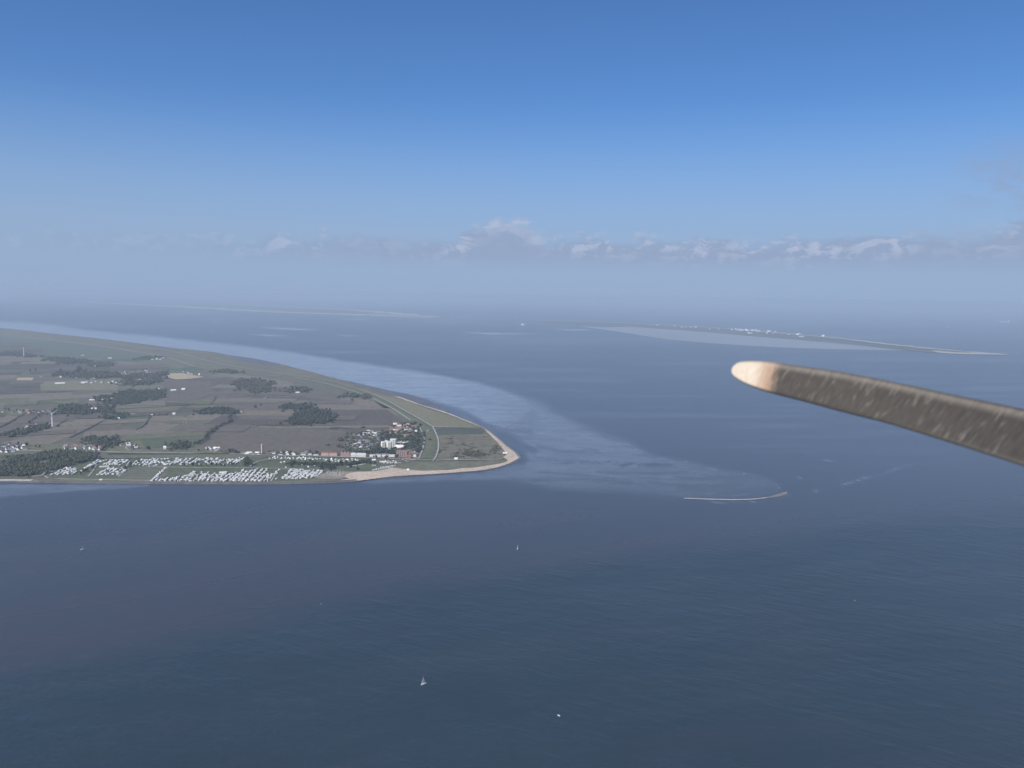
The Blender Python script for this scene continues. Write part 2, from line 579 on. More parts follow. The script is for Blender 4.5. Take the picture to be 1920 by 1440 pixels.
def build_sea():
    az_f = np.radians(np.linspace(-42, 42, 421))
    az_b = np.radians(np.linspace(42, 318, 70)[1:-1])
    az = np.concatenate([az_f, az_b])
    r = np.concatenate([[4, 60, 200, 400, 560], np.geomspace(640, 120000, 560), [180000, 260000]])
    A, R = np.meshgrid(az, r)
    P = np.stack([np.sin(A) * R, np.cos(A) * R, np.zeros_like(A)], -1).reshape(-1, 3)
    na, nr = len(az), len(r)
    idx = np.arange(na * nr).reshape(nr, na)
    nx = np.roll(idx, -1, 1)
    q = np.stack([idx[:-1], idx[1:], nx[1:], nx[:-1]], -1).reshape(-1, 4)[:, ::-1]
    me = bpy.data.meshes.new('sea')
    me.vertices.add(len(P))
    me.vertices.foreach_set('co', P.ravel())
    me.loops.add(q.size)
    me.loops.foreach_set('vertex_index', q.ravel())
    me.polygons.add(len(q))
    me.polygons.foreach_set('loop_start', np.arange(0, q.size, 4))
    me.polygons.foreach_set('loop_total', np.full(len(q), 4))
    me.update(calc_edges=True)
    px, dep = to_px(P)
    ok = (dep > 10) & (px[:, 0] > -900) & (px[:, 0] < 2900)
    S = np.zeros(len(P)); Wd = np.full(len(P), 0.8); Sl = np.zeros(len(P))
    Q = px[ok]
    # ragged edges for the banks
    wob = np.stack([fbm(Q / [70, 16], 3, 5) * 16, fbm(Q / [80, 18], 9, 5) * 4.5], 1)
    wob2 = np.stack([fbm(Q / [22, 6], 13, 4) * 8, fbm(Q / [24, 6], 19, 4) * 2.2], 1)
    Qw = Q + wob * 0.6 + wob2 * 0.6

    def area(poly, soft, amt, w=True):
        d = poly_sdf(Qw if w else Q, poly)
        t = np.clip((d + soft * 0.5) / soft, 0, 1)
        return amt * t * t * (3 - 2 * t)

    s = np.zeros(len(Q))
    coast_shallow = [(-700, 566), (-300, 584), (-100, 595), (0, 601), (100, 611), (175, 621), (300, 632), (400, 644), (480, 652), (575, 666), (675, 680), (775, 696), (880, 713), (940, 730), (985, 748), (1000, 765), (985, 785),
                     (955, 800), (930, 812), (900, 795), (832, 766), (725, 734), (575, 698), (400, 664), (0, 618), (-300, 600)]
    flat = [(860, 720), (940, 727), (1015, 758), (1065, 785), (1095, 803), (1178, 832), (1222, 856), (1290, 867), (1340, 880), (1405, 889), (1440, 899), (1462, 914), (1470, 924), (1400, 933), (1290, 932), (1200, 925), (1130, 920), (1040, 914), (960, 898), (900, 896), (985, 872), (985, 848), (930, 806)]
    s = np.maximum(s, area(coast_shallow, 9, 0.92))
    s *= 1 - 0.42 * np.clip((Q[:, 0] - 800) / 190, 0, 1)
    s = np.maximum(s, area(flat, 20, 0.40) * (1 - 0.55 * np.clip((Q[:, 0] - 1120) / 340, 0, 1)) * (1 - 0.35 * np.clip((Q[:, 1] - 880) / 40, 0, 1)))
    s = np.maximum(s, area([(1000, 760), (1095, 803), (1178, 832), (1222, 856), (1150, 862), (1020, 850), (990, 830)], 26, 0.46))
    s = np.maximum(s, area([(0, 908), (285, 908), (280, 913), (150, 920), (0, 934), (-400, 950), (-400, 910)], 5, 0.38))
    s = np.maximum(s, area([(640, 904), (760, 894), (900, 886), (985, 868), (1000, 880), (960, 898), (860, 900), (700, 907)], 9, 0.32))
    # faint bars and far shoals
    for b_ in ([(488, 613.5), (545, 615), (600, 618.5), (560, 619), (510, 616.5)], [(468, 627), (505, 627.5), (542, 630), (505, 630.5)],
               [(630, 628), (655, 628.5), (674, 630), (650, 630.5)], [(865, 623), (920, 624), (1010, 626), (920, 627.5)],
               [(393, 604), (408, 604.5), (418, 605.6), (402, 605.8)], [(640, 597.4), (680, 598), (702, 600.2), (664, 600)],
               [(1030, 616.5), (1065, 617), (1095, 619), (1060, 619)], [(300, 585.5), (360, 587), (420, 589), (350, 588.6)],
               [(830, 591), (870, 591.6), (900, 593), (860, 593)], [(100, 570.5), (150, 571), (200, 573.5), (140, 573.6)]):
        s = np.maximum(s, area(b_, 2.6, 0.95, False))
    # dark channels and pools on the flats
    ch = np.zeros(len(Q))
    for ln, wd, am in (([(800, 752), (870, 776), (915, 798), (945, 815), (978, 832)], 9, 0.8), ([(905, 790), (950, 806), (1000, 812)], 5, 0.6),
                       ([(950, 812), (985, 838), (1000, 846)], 10, 0.7), ([(1000, 858), (1080, 862), (1130, 868)], 3, 0.35),
                       ([(1108, 866), (1122, 863)], 3.2, 0.6), ([(1132, 866), (1146, 863)], 3, 0.6), ([(1164, 873), (1184, 868)], 4.0, 0.9), ([(1208, 872), (1232, 871)], 5.0, 0.9), ([(1238, 872), (1259, 873)], 3.6, 0.8),
                       ([(1085, 804), (1110, 808), (1150, 824)], 2.5, 0.6), ([(1030, 862), (1045, 858)], 3, 0.5), ([(1060, 868), (1074, 864)], 2.6, 0.6), ([(1086, 866), (1100, 862)], 2.6, 0.6), ([(1152, 869), (1160, 866)], 2.6, 0.7), ([(1194, 874), (1203, 871)], 3, 0.7),
                       ([(1010, 838), (1060, 846), (1120, 846)], 5, 0.45), ([(1120, 884), (1200, 888), (1290, 884)], 3.5, 0.5), ([(1220, 906), (1300, 912), (1390, 908)], 3.5, 0.5), ([(1010, 884), (1080, 889), (1150, 898)], 4, 0.45),
                       ([(1270, 894), (1330, 898), (1400, 893)], 3.5, 0.45), ([(1340, 925), (1420, 918), (1500, 915), (1580, 928)], 3.5, 0.6), ([(1000, 900), (1100, 897), (1180, 906)], 5, 0.4),
                       ([(1420, 888), (1445, 900), (1460, 910)], 2.2, 0.4)):
        d = line_dist(Qw, ln)
        ch = np.maximum(ch, am * np.clip(1 - d / wd, 0, 1) ** 0.8)
    s = s * (1 - np.clip(ch * 1.25, 0, 1))
    s = np.maximum(s, np.clip(fbm(Q / [210, 5.5], 91, 4) * np.clip((930 - Q[:, 1]) / 200, 0, 1) * 0.32, 0, 0.28))
    # pale foam and rim lines where the flat breaks the tide
    for ln, wd, am in (([(1020, 762), (1095, 804), (1178, 833), (1222, 857), (1290, 868), (1345, 882)], 5.0, 0.42), ([(1395, 888), (1430, 893), (1455, 908), (1468, 919)], 2.0, 0.6), ([(960, 905), (1060, 912), (1180, 921), (1280, 931)], 2.5, 0.25), ([(1475, 922), (1483, 928), (1440, 940), (1330, 941)], 1.8, 0.5),
                       ([(1540, 862), (1570, 868)], 1.8, 0.45), ([(1495, 893), (1505, 897)], 2.2, 0.5), ([(1520, 924), (1600, 905), (1660, 885), (1720, 868)], 3.0, 0.4), ([(1592, 908), (1612, 900)], 2.6, 0.6),
                       ([(1622, 897), (1634, 894)], 1.6, 0.6), ([(1350, 622), (1440, 628), (1600, 660), (1700, 655)], 1.0, 0.1),
                       ([(1500, 687), (1640, 690), (1800, 688)], 1.2, 0.25), ([(1590, 686), (1640, 687)], 1.2, 0.3)):
        d = line_dist(Qw, ln)
        s = np.maximum(s, am * np.clip(1 - d / wd, 0, 1) * np.clip(0.6 + 0.9 * vnoise(Q / [14, 5], 31), 0, 1))
    # the tide line: smoother silty water above it, wind-roughened clearer water below it
    tide = np.interp(Q[:, 0], [-900, 0, 250, 500, 700, 1000, 1300, 1600, 1920, 2900], [1420, 1255, 1215, 1160, 1110, 1055, 1010, 978, 956, 900])
    below = np.clip((Q[:, 1] + fbm(Q / [160, 30], 41, 4) * 14 - tide) / 60 + 0.35, 0, 1)
    w = 0.30 + 0.70 * below * np.clip((Q[:, 1] - 640) / 220, 0.25, 1)
    sl = (1 - below) * 0.85 + 0.12 * fbm(Q / [260, 60], 51, 4)
    far = np.clip((820 - Q[:, 1]) / 220, 0, 1)
    sl = np.clip(sl * (1 - 0.55 * far), 0, 1)
    tl = np.clip(1 - np.abs(Q[:, 1] + fbm(Q / [90, 30], 61, 4) * 5 - tide) / 3.0, 0, 1) * np.clip(0.5 + vnoise(Q / [30, 40], 71), 0, 1)
    s = np.maximum(s, tl * 0.07)
    # brown silt plume in the near right corner
    pl = np.clip(fbm(Q / [420, 260], 81, 3) + (Q[:, 0] - 1500) / 900 + (Q[:, 1] - 1250) / 900, 0, 1)
    sl = np.clip(sl + pl * 0.35, 0, 1)
    band = fbm(np.stack([Q[:, 0] / 620, (Q[:, 1] - tide) / 26], 1), 101, 3)
    near = np.clip((Q[:, 1] - 900) / 80, 0, 1)
    sl = np.clip(sl + 0.30 * band * near, 0, 1)
    w = w + near * 0.22 * fbm(np.stack([Q[:, 0] / 500, (Q[:, 1] - tide) / 34], 1), 111, 3)
    S[ok], Wd[ok], Sl[ok] = np.clip(s, 0, 1), np.clip(w, 0, 1), sl
    ca = me.color_attributes.new('sea_bed', 'FLOAT_COLOR', 'POINT')
    ca.data.foreach_set('color', np.stack([S, Wd, Sl, np.ones(len(P))], 1).astype(np.float32).ravel())
    me.materials.append(M['sea'])
    o = link(bpy.data.objects.new('sea', me))
    tag(o, kind='structure')


build_sea()

# ------------------------------------------------------------------ the land
sheet('land', LAND, M['base_land'], 0.5, smooth=True, step=10)
# salt marsh along the north shore (between the outer dyke and the water)
sheet('salt_marsh', [(-700, 592), (-300, 600), (-100, 610), (0, 618), (47, 622), (100, 628), (175, 636), (250, 645), (325, 655), (400, 662), (475, 674), (525, 684.5), (575, 697), (625, 710), (675, 722), (725, 735), (775, 748), (800, 756), (830, 768),
                     (760, 755), (700, 741), (620, 719), (555, 707), (480, 699), (420, 693), (370, 686), (320, 671), (260, 659), (200, 649), (120, 639), (50, 631), (0, 627), (-300, 610), (-700, 598)], M['marsh'], 0.9)
sheet('marsh_mud', [(640, 712.5), (675, 719.5), (725, 731), (775, 741), (800, 750), (832, 766), (838, 774), (815, 768), (790, 760), (760, 749), (720, 736), (680, 724)], M['marsh_mud'], 1.1, rough=1.0)
sheet('marsh_mud', [(420, 666), (475, 673.5), (525, 684), (520, 685.5), (470, 680), (430, 671)], M['marsh_mud'], 1.1, rough=1.0)
sheet('marsh_meadow', [(600, 712), (690, 735), (760, 752), (800, 766), (850, 782), (885, 796), (900, 801), (860, 801.5), (812, 799.5), (760, 772), (720, 750), (660, 729)], M['olive'], 1.2)

FIELDS = [
    # west of the wind turbine, nearest first
    ('soil', [(-300, 775), (0, 775), (80, 776), (75, 800), (30, 816), (0, 826), (-300, 840)]),
    ('soil_b', [(85, 775), (195, 780), (192, 790), (128, 820), (95, 832), (-300, 845), (-100, 832), (0, 832), (50, 818), (80, 802)]),
    ('soil', [(195, 781), (224, 783), (225, 800), (255, 806), (283, 778), (330, 782), (330, 805), (392, 813), (384, 828), (260, 829), (100, 831), (130, 820), (192, 791)]),
    ('green', [(226, 783), (282, 778), (262, 800), (227, 797)]),
    ('soil_b', [(284, 779), (345, 781), (342, 803), (330, 806), (256, 806)]),
    ('green', [(346, 780), (425, 779), (425, 792), (398, 811), (332, 806), (344, 799)]),
    ('meadow', [(95, 832), (384, 820), (376, 834), (262, 841), (-200, 850), (-200, 846)]),
    ('green', [(265, 823), (384, 822), (370, 832), (345, 836), (270, 840)]),
    ('soil', [(395, 815), (436, 797), (520, 802), (640, 806), (664, 802), (652, 832), (645, 848), (430, 849), (395, 842), (384, 833)]),
    ('soil_d', [(432, 793), (445, 780), (500, 778), (545, 797), (625, 797), (760, 797), (738, 800), (660, 818), (640, 806), (520, 803), (434, 797)]),
    ('soil_b', [(500, 749), (560, 748), (720, 768), (733, 767), (700, 759), (560, 744), (500, 741)]),
    ('soil_d', [(632, 779), (625, 795), (762, 796), (756, 790), (720, 769), (585, 767)]),
    ('soil_b', [(500, 751.5), (640, 751), (698, 752.5), (724, 768), (600, 768.5), (560, 767), (500, 763)]),
    ('soil_d', [(588, 769.5), (726, 769), (764, 796.5), (640, 797.5), (634, 780), (612, 769.5)]),
    ('soil_b', [(440, 797), (540, 799.5), (660, 797.8), (762, 797.4), (740, 801.5), (660, 802), (540, 803), (440, 800)]),
    ('soil', [(445, 779), (520, 770), (580, 768), (550, 780), (540, 795), (500, 777)]),
    ('soil_b', [(450, 760), (495, 752), (520, 757), (520, 769), (446, 777)]),
    ('soil', [(330, 738), (455, 746), (500, 738), (505, 748), (470, 757), (440, 764), (410, 764), (330, 752)]),
    ('meadow', [(200, 765), (300, 760), (400, 762), (425, 766), (380, 770), (375, 776), (290, 774), (230, 776), (220, 770)]),
    ('soil_d', [(230, 756), (300, 752), (400, 757), (398, 761), (300, 759), (205, 764)]),
    ('soil', [(300, 746), (400, 748), (400, 756), (300, 752), (260, 753)]),
    ('meadow', [(-300, 712), (76, 714), (76, 722), (222, 720), (222, 735), (170, 747), (112, 763), (0, 757), (-300, 756)]),
    ('olive', [(76, 720.5), (222, 720.5), (220, 731), (76, 732.5)]),
    ('olive', [(172, 737.5), (220, 736.5), (216, 740), (174, 740)]),
    ('green', [(0, 715), (75, 715), (75, 733), (60, 740), (0, 740)]),
    ('green', [(62, 750), (114, 755), (111, 761), (52, 759)]),
    ('soil_b', [(-300, 758), (0, 758), (112, 764), (104, 772), (0, 772), (-300, 772)]),
    ('soil_b', [(-300, 698), (30, 699), (33, 708), (30, 713), (-300, 712)]),
    ('stubble', [(312, 700.5), (340, 699.4), (383, 707), (352, 710.5), (330, 711.5), (316, 708)]),
    ('stubble', [(33, 708), (64, 708), (60, 713), (31, 713)]),
    ('soil', [(250, 716), (312, 712), (420, 708), (480, 718), (500, 730), (455, 744), (400, 744), (330, 735), (300, 724)]),
    ('soil_d', [(395, 716), (440, 712), (488, 730), (455, 738), (400, 733)]),
    ('soil_b', [(385, 707), (420, 698), (480, 706), (545, 716), (555, 726), (505, 733), (450, 710), (420, 707)]),
    ('soil', [(505, 734), (555, 729), (640, 740), (690, 752), (640, 756), (560, 743), (505, 740)]),
    ('soil_d', [(470, 742), (560, 744), (635, 752), (640, 758), (560, 748), (470, 748)]),
    ('soil_b', [(640, 742), (700, 752), (752, 785), (734, 766), (640, 757)]),
    ('green', [(290, 692), (370, 689), (385, 693), (345, 697), (300, 696)]),
    ('teal', [(60, 645), (110, 640), (200, 652), (300, 667), (250, 673), (180, 673), (100, 671), (80, 664)]),
    ('soil', [(-300, 640), (0, 642), (60, 645), (80, 664), (60, 662), (-300, 660)]),
    ('soil_b', [(-300, 664), (0, 664), (78, 668), (70, 672), (-300, 676)]),
    ('soil_d', [(-300, 654), (0, 655), (80, 655), (78, 660), (-300, 662)]),
    ('soil_b', [(-300, 676), (40, 674), (100, 680), (80, 683), (-300, 686)]),
    ('teal', [(20, 692.5), (140, 692.5), (140, 696), (20, 696)]),
    ('soil_d', [(-300, 686), (120, 684), (150, 690), (20, 692), (-300, 696)]),
    ('soil_b', [(160, 674), (280, 673), (330, 684), (280, 690), (220, 687), (170, 680)]),
    ('meadow', [(220, 676), (300, 668), (360, 687), (330, 692), (280, 684)]),
    ('teal', [(-300, 622), (0, 630), (50, 633), (110, 639), (60, 643), (0, 640), (-300, 634)]),
    ('soil', [(300, 668), (322, 673), (370, 689), (350, 689)]),
    ('meadow', [(200, 838), (270, 843), (370, 842), (430, 850), (500, 852), (500, 858), (360, 856), (200, 850)]),
    ('lawn_b', [(-200, 846), (100, 844), (180, 842), (178, 848), (100, 850), (0, 858), (-200, 862)]),
    ('lawn_b', [(180, 852), (300, 852), (400, 856), (460, 857), (440, 860), (250, 859), (185, 859)]),
]
for i, (mn, pts) in enumerate(FIELDS):
    sheet('field', pts, M[mn], (3.31 if mn in ('stubble', 'olive') else 0.9) + 0.001 * i if mn in ('stubble', 'olive') else 0.9 + 0.02 * i, smooth=False)
INNER = [(-250, 640), (60, 645), (200, 660), (300, 672), (360, 692), (430, 700), (540, 714), (620, 730), (690, 752), (740, 780), (745, 792), (660, 800), (640, 840), (430, 846), (100, 826), (-250, 830)]
_r = random.Random(21)
_n = 0
while _n < 85:
    px, py = _r.uniform(-60, 740), 640 + 190 * _r.random() ** 1.7
    if not in_poly(px, py, INNER): continue
    c_ = G(px, py)
    a_ = 0.12 + (0.35 if px < 300 else -0.05)
    lw, ld = _r.uniform(110, 420), _r.uniform(45, 150) * (1.0 + (830 - py) / 120)
    ex, ey = Vector((math.cos(a_), math.sin(a_), 0)), Vector((-math.sin(a_), math.cos(a_), 0))
    q_ = [c_ + ex * (sx * lw / 2) + ey * (sy * ld / 2) for sx, sy in ((-1, -1), (1, -1), (1, 1), (-1, 1))]
    pp_, _d = to_px(np.array([v[:] for v in q_]))
    if not all(in_poly(x_, y_, INNER) for x_, y_ in pp_): continue
    mn = _r.choice(['soil', 'soil_b', 'soil_d', 'soil', 'soil_b', 'meadow', 'green', 'olive', 'teal'] if py < 730 else ['soil', 'soil_b', 'soil', 'soil_d', 'soil_b', 'meadow'])
    fo = mesh_obj('field', [v + Vector((0, 0, 1.95 + 0.015 * _n)) for v in q_], [(0, 1, 2, 3)], M[mn])
    tag(fo, kind='structure')
    _n += 1
# pale tracks and drill lines
for pts, w_ in (([(344, 788), (344, 797)], 6), ([(349, 787), (349, 797)], 6)):
    ribbon('farm_track', pts, w_, M['dyke_pale'], 3.4)
for pts, w_ in (([(-60, 655), (30, 654), (100, 649), (150, 647)], 14), ([(495, 752), (500, 743), (503, 736)], 5), ([(22, 696.5), (136, 694.5)], 18), ([(-20, 730), (24, 730)], 12)):
    ribbon('farm_track', pts, w_, M['dyke_pale'], 3.4)
# drainage ditches with scrubby edges
for pts, w_ in (([(-60, 824), (0, 800), (25, 787), (48, 774)], 7), ([(130, 820), (165, 803), (193, 789)], 6), ([(255, 806), (272, 795), (283, 778)], 5), ([(104, 799), (118, 790), (128, 784)], 4),
                ([(200, 761.5), (300, 760), (400, 758), (520, 757)], 12), ([(620, 800), (660, 803)], 6), ([(617, 802.6), (634, 803.4)], 9), ([(395, 758), (402, 750), (405, 742)], 6), ([(0, 855), (100, 849)], 5),
                ([(200, 850), (300, 850.5), (460, 850), (520, 852)], 9)):
    ribbon('drainage_ditch', pts, w_, M['ditch'], 3.3)

for pts, w_ in (([(-60, 846.5), (60, 844.5), (120, 844.8), (210, 847), (330, 849), (430, 851)], 6), ([(655, 848), (700, 850), (745, 852), (790, 860)], 6), ([(655, 826), (690, 828), (725, 830)], 5), ([(690, 812), (700, 828), (706, 846)], 5), ([(745, 800), (752, 815), (770, 826)], 5)):
    ribbon('road', pts, w_, M['path'], 1.9)
for pts, w_ in (([(100, 897.5), (190, 899), (280, 900.6)], 4), ([(283, 874.6), (370, 876.5), (455, 876.6), (520, 878), (600, 880)], 4), ([(183, 866), (176, 880), (165, 893)], 3.5), ([(243, 864), (232, 880), (222, 893)], 3.5), ([(312, 876), (300, 888), (283, 902)], 3), ([(523, 880), (515, 890), (508, 902)], 4), ([(90, 896), (80, 890), (84, 886), (100, 880)], 4)):
    ribbon('camp_lane', pts, w_, M['path'], 1.6)
# ---- dykes (grass banks with a paved path at the foot)
BANK = [(-0.5, 0), (-0.16, 2.6), (-0.05, 3.0), (0.05, 3.0), (0.16, 2.6), (0.5, 0)]
ribbon('dyke', [(-300, 606), (0, 628), (50, 632), (120, 640), (200, 650), (260, 660), (320, 672), (370, 688)], 55, M['dyke_pale'], 0.5, BANK)
ribbon('dyke', [(368, 687), (420, 694), (480, 700), (560, 708), (620, 720), (680, 737), (720, 754), (760, 776), (800, 800)], 50, M['dyke'], 0.5, BANK)
ribbon('dyke', [(800, 798), (808, 812), (810, 826), (808, 842), (798, 862)], 52, M['dyke'], 0.5, BANK)
sheet('dyke_foreland', [(795, 800), (812, 800), (820, 815), (822, 832), (818, 852), (810, 864), (782, 862), (790, 848), (795, 830), (793, 814)], M['dyke'], 1.3)
for pts, w_ in (([(555, 708), (620, 720.5), (670, 736), (700, 747), (740, 768), (770, 788)], 5), ([(560, 704), (620, 714), (680, 731), (720, 748), (760, 770), (811, 799)], 4.5),
                ([(811, 799), (817, 811), (821.5, 823), (822, 840), (817, 857), (811, 864)], 4.5), ([(787, 800), (791, 810), (795, 820), (795, 830), (791, 846), (786, 858)], 4.5),
                ([(804, 803), (799, 812), (795, 820)], 3), ([(811, 799.6), (860, 800.6), (884, 801)], 6), ([(870, 815.5), (914, 816)], 8),
                ([(822, 862.6), (850, 862), (905, 862), (942, 860)], 5), ([(740, 863), (790, 862), (822, 862.6)], 5),
                ([(100, 626), (175, 636), (260, 650), (330, 660), (420, 683), (555, 704)], 7), ([(-40, 631), (60, 635), (120, 640.5)], 8),
                ([(430, 850.5), (520, 853.5), (600, 855), (700, 858), (780, 861)], 6), ([(60, 893), (78, 891), (84, 886), (98, 883)], 5),
                ([(468, 874), (480, 866), (505, 861), (540, 860)], 4), ([(740, 855), (752, 860), (765, 866)], 4)):
    ribbon('path', pts, w_, M['path'], 3.4)

# ---- dunes, heath, beach at the point
sheet('dune_heath', [(822, 801), (900, 803), (914, 815), (932, 830), (946, 846), (950, 853), (938, 862), (820, 862), (823, 840), (822, 820)], M['heath'], 1.5)
sheet('reed_bed', [(820, 802.8), (870, 802), (902, 803.2), (910, 809), (902, 814.2), (860, 814.8), (823, 814.5)], M['reed'], 1.8)
sheet('dune_grass', [(650, 888), (700, 881), (740, 872), (800, 866), (850, 863.5), (940, 862), (952, 866), (930, 872), (890, 879), (850, 883), (800, 884.5), (760, 884), (735, 882), (700, 886), (665, 893)], M['dune'], 1.5)
sheet('beach', [(610, 903.6), (640, 903), (665, 901.8), (690, 899), (720, 895), (760, 891.4), (800, 889.4), (850, 886), (900, 882), (930, 876.5), (955, 868.4), (973, 858), (968, 851), (950, 837), (930, 820), (915, 808.5), (900, 799.5), (880, 790), (860, 782), (840, 774), (815, 766),
                (790, 759), (760, 747.6), (740, 742), (740, 742.6), (790, 760.3), (838, 775.2), (880, 792.2), (905, 801.8), (914, 811), (926, 823), (943, 842), (951, 852), (944, 857.5), (951, 861), (952, 864.5), (930, 870.5), (890, 876.5), (862, 878.5),
                (850, 880.5), (800, 882.5), (772, 881.2), (740, 877), (722, 880), (700, 883.5), (668, 884.5), (650, 889), (645, 894), (655, 897.5), (630, 900)], M['sandy'], 1.7, rough=0.5)
ribbon('wet_sand', [(700, 898), (760, 891.8), (800, 889.8), (850, 886.4), (900, 882.4), (930, 877), (956, 868.8), (974, 858), (969, 851), (951, 837), (931, 820), (916, 808.5), (901, 799), (880, 789.4)], 9, M['wetsand'], 0.3)
sheet('sandy_ground', [(585, 894), (615, 886), (640, 884), (668, 884.5), (690, 886), (660, 890), (648, 896), (625, 898)], M['yard'], 1.45, rough=0.8)
# camp ground lawns
sheet('camp_lawn', [(95, 893), (150, 868), (185, 862), (460, 858), (620, 858), (700, 862), (745, 872), (700, 881), (640, 884), (612, 893), (580, 901), (280, 902.6), (100, 900.5)], M['lawn'], 1.0)
sheet('camp_lawn', [(205, 896), (250, 875), (315, 873), (283, 902), (110, 900), (100, 896)], M['lawn_b'], 1.25)
sheet('camp_lawn', [(505, 903), (560, 900), (600, 897), (640, 899), (655, 902), (560, 905)], M['lawn_b'], 1.25)

# ---- sea wall: asphalt slope with a grass crown
WALL = [(-0.5, 0.0), (-0.30, 2.6), (-0.24, 3.2), (0.1, 3.3), (0.5, 0.6)]
ribbon('sea_wall', [(-700, 912.4), (-200, 905.4), (0, 903.2), (100, 904.2), (200, 905.2), (300, 906), (400, 906.6), (500, 906.6), (560, 905.8), (620, 904.2), (668, 901.4)][::-1], 16, M['asphalt'], 0.05, WALL)
ribbon('promenade', [(-700, 908), (-200, 901.6), (0, 900), (40, 900), (60, 900.2)], 14, M['concrete'], 3.6)
ribbon('sea_wall_crown', [(60, 900.8), (100, 901), (200, 902), (300, 903), (400, 903.6), (500, 903.6), (560, 902.8), (640, 900.4)], 9, M['dyke_pale'], 3.45)

# ------------------------------------------------------------------ sandbank and far islands
sheet('sandbank', [(1283, 933.6), (1300, 933.9), (1340, 935.2), (1380, 936), (1410, 935), (1432, 932.9), (1440, 932), (1437, 933.4), (1420, 935.6), (1400, 937), (1370, 937.6), (1330, 936.6), (1290, 935), (1282, 934.6)], M['farsand'], 0.8, step=4)
sheet('wet_sand', [(1400, 936), (1440, 931.5), (1462, 925), (1474, 921.8), (1477, 924), (1470, 928.6), (1448, 933), (1415, 937), (1395, 937.6)], M['wetsand'], 0.5, step=4)
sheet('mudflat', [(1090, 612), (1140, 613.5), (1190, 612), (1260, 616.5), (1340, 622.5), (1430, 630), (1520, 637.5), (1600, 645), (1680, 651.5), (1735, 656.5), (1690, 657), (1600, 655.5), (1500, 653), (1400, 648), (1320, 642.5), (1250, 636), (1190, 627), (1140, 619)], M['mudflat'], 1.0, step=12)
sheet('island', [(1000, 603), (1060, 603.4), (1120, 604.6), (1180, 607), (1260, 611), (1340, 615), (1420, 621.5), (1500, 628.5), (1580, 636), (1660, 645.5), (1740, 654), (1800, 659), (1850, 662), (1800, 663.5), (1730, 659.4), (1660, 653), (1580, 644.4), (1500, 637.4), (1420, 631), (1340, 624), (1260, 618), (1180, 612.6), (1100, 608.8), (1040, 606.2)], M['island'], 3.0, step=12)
ribbon('dune_ridge', [(1060, 604.6), (1180, 608.6), (1260, 612.8), (1340, 617.2), (1420, 623.6), (1500, 630.6), (1580, 637.8), (1660, 647), (1740, 655), (1820, 661)], 130, M['reed'], 4.0, wobble=0.35)
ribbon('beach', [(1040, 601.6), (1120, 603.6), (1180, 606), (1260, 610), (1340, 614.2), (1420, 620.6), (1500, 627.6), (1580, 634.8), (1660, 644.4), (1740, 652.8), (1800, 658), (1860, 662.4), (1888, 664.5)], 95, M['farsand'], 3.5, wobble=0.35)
sheet('beach', [(1745, 657), (1800, 660), (1850, 662), (1888, 665), (1840, 664.5), (1800, 663.6), (1760, 661)], M['farsand'], 3.4, step=12)
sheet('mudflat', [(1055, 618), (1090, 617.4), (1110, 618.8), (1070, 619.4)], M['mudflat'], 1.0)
# low islands to the north-west
sheet('island', [(330, 571), (420, 573.5), (520, 576.5), (600, 579.5), (680, 584), (760, 590), (790, 594), (720, 592), (640, 589), (540, 585.5), (440, 581), (360, 576)], M['island'], 3.0, step=14)
ribbon('beach', [(160, 566.6), (250, 570.6), (340, 575), (440, 580.6), (540, 585.5), (640, 589), (720, 592), (805, 595.6)], 620, M['farsand'], 4.0, wobble=0.4)
ribbon('beach', [(440, 571), (520, 574.5), (620, 579), (700, 584), (770, 590.4), (806, 594)], 450, M['farsand'], 4.0, wobble=0.5)
sheet('mudflat', [(690, 588), (740, 590), (800, 594), (806, 596), (750, 595), (700, 591)], M['mudflat'], 4.4)

# ------------------------------------------------------------------ trees
ICO = bmesh.new()
bmesh.ops.create_icosphere(ICO, subdivisions=1, radius=1.0)
ICO_V = np.array([v.co[:] for v in ICO.verts])
ICO_F = np.array([[v.index for v in f.verts] for f in ICO.faces])
ICO.free()


def crown_arrays(seed, lobes, leaves, spread=0.55, flat=0.85):
    """a crown about 1 m in radius centred at z = 1 (scaled later): jittered lobes with leaf sprays standing out"""
    r = np.random.default_rng(seed)
    V, Fc = [], []
    nb = 0
    cs = []
    for i in range(lobes):
        a = r.uniform(0, 2 * math.pi)
        d = spread * math.sqrt(r.uniform(0, 1)) if i else 0.0
        c = np.array([math.cos(a) * d, math.sin(a) * d, r.uniform(0.62, 1.38) if i else 1.0])
        s = r.uniform(0.36, 0.62) if i else 0.66
        cs.append((c, s))
        v = ICO_V * (1 + r.normal(0, 0.16, (len(ICO_V), 1))) * s * np.array([1, 1, flat]) + c
        V.append(v); Fc.append(ICO_F + nb); nb += len(v)
    for i in range(leaves):
        c, s = cs[r.integers(len(cs))]
        n = r.normal(0, 1, 3); n /= np.linalg.norm(n)
        p = c + n * s * r.uniform(0.9, 1.2)
        t1 = np.cross(n, r.normal(0, 1, 3)); t1 /= np.linalg.norm(t1)
        t2 = np.cross(n, t1) * 0.6 + n * 0.7
        q = r.uniform(0.10, 0.22)
        v = np.array([p - t1 * q, p + t1 * q * 0.4 - t2 * q, p + t1 * q, p + t2 * q])
        V.append(v); Fc.append(np.array([[0, 1, 2], [0, 2, 3]]) + nb); nb += 4
    return np.concatenate(V), np.concatenate(Fc)


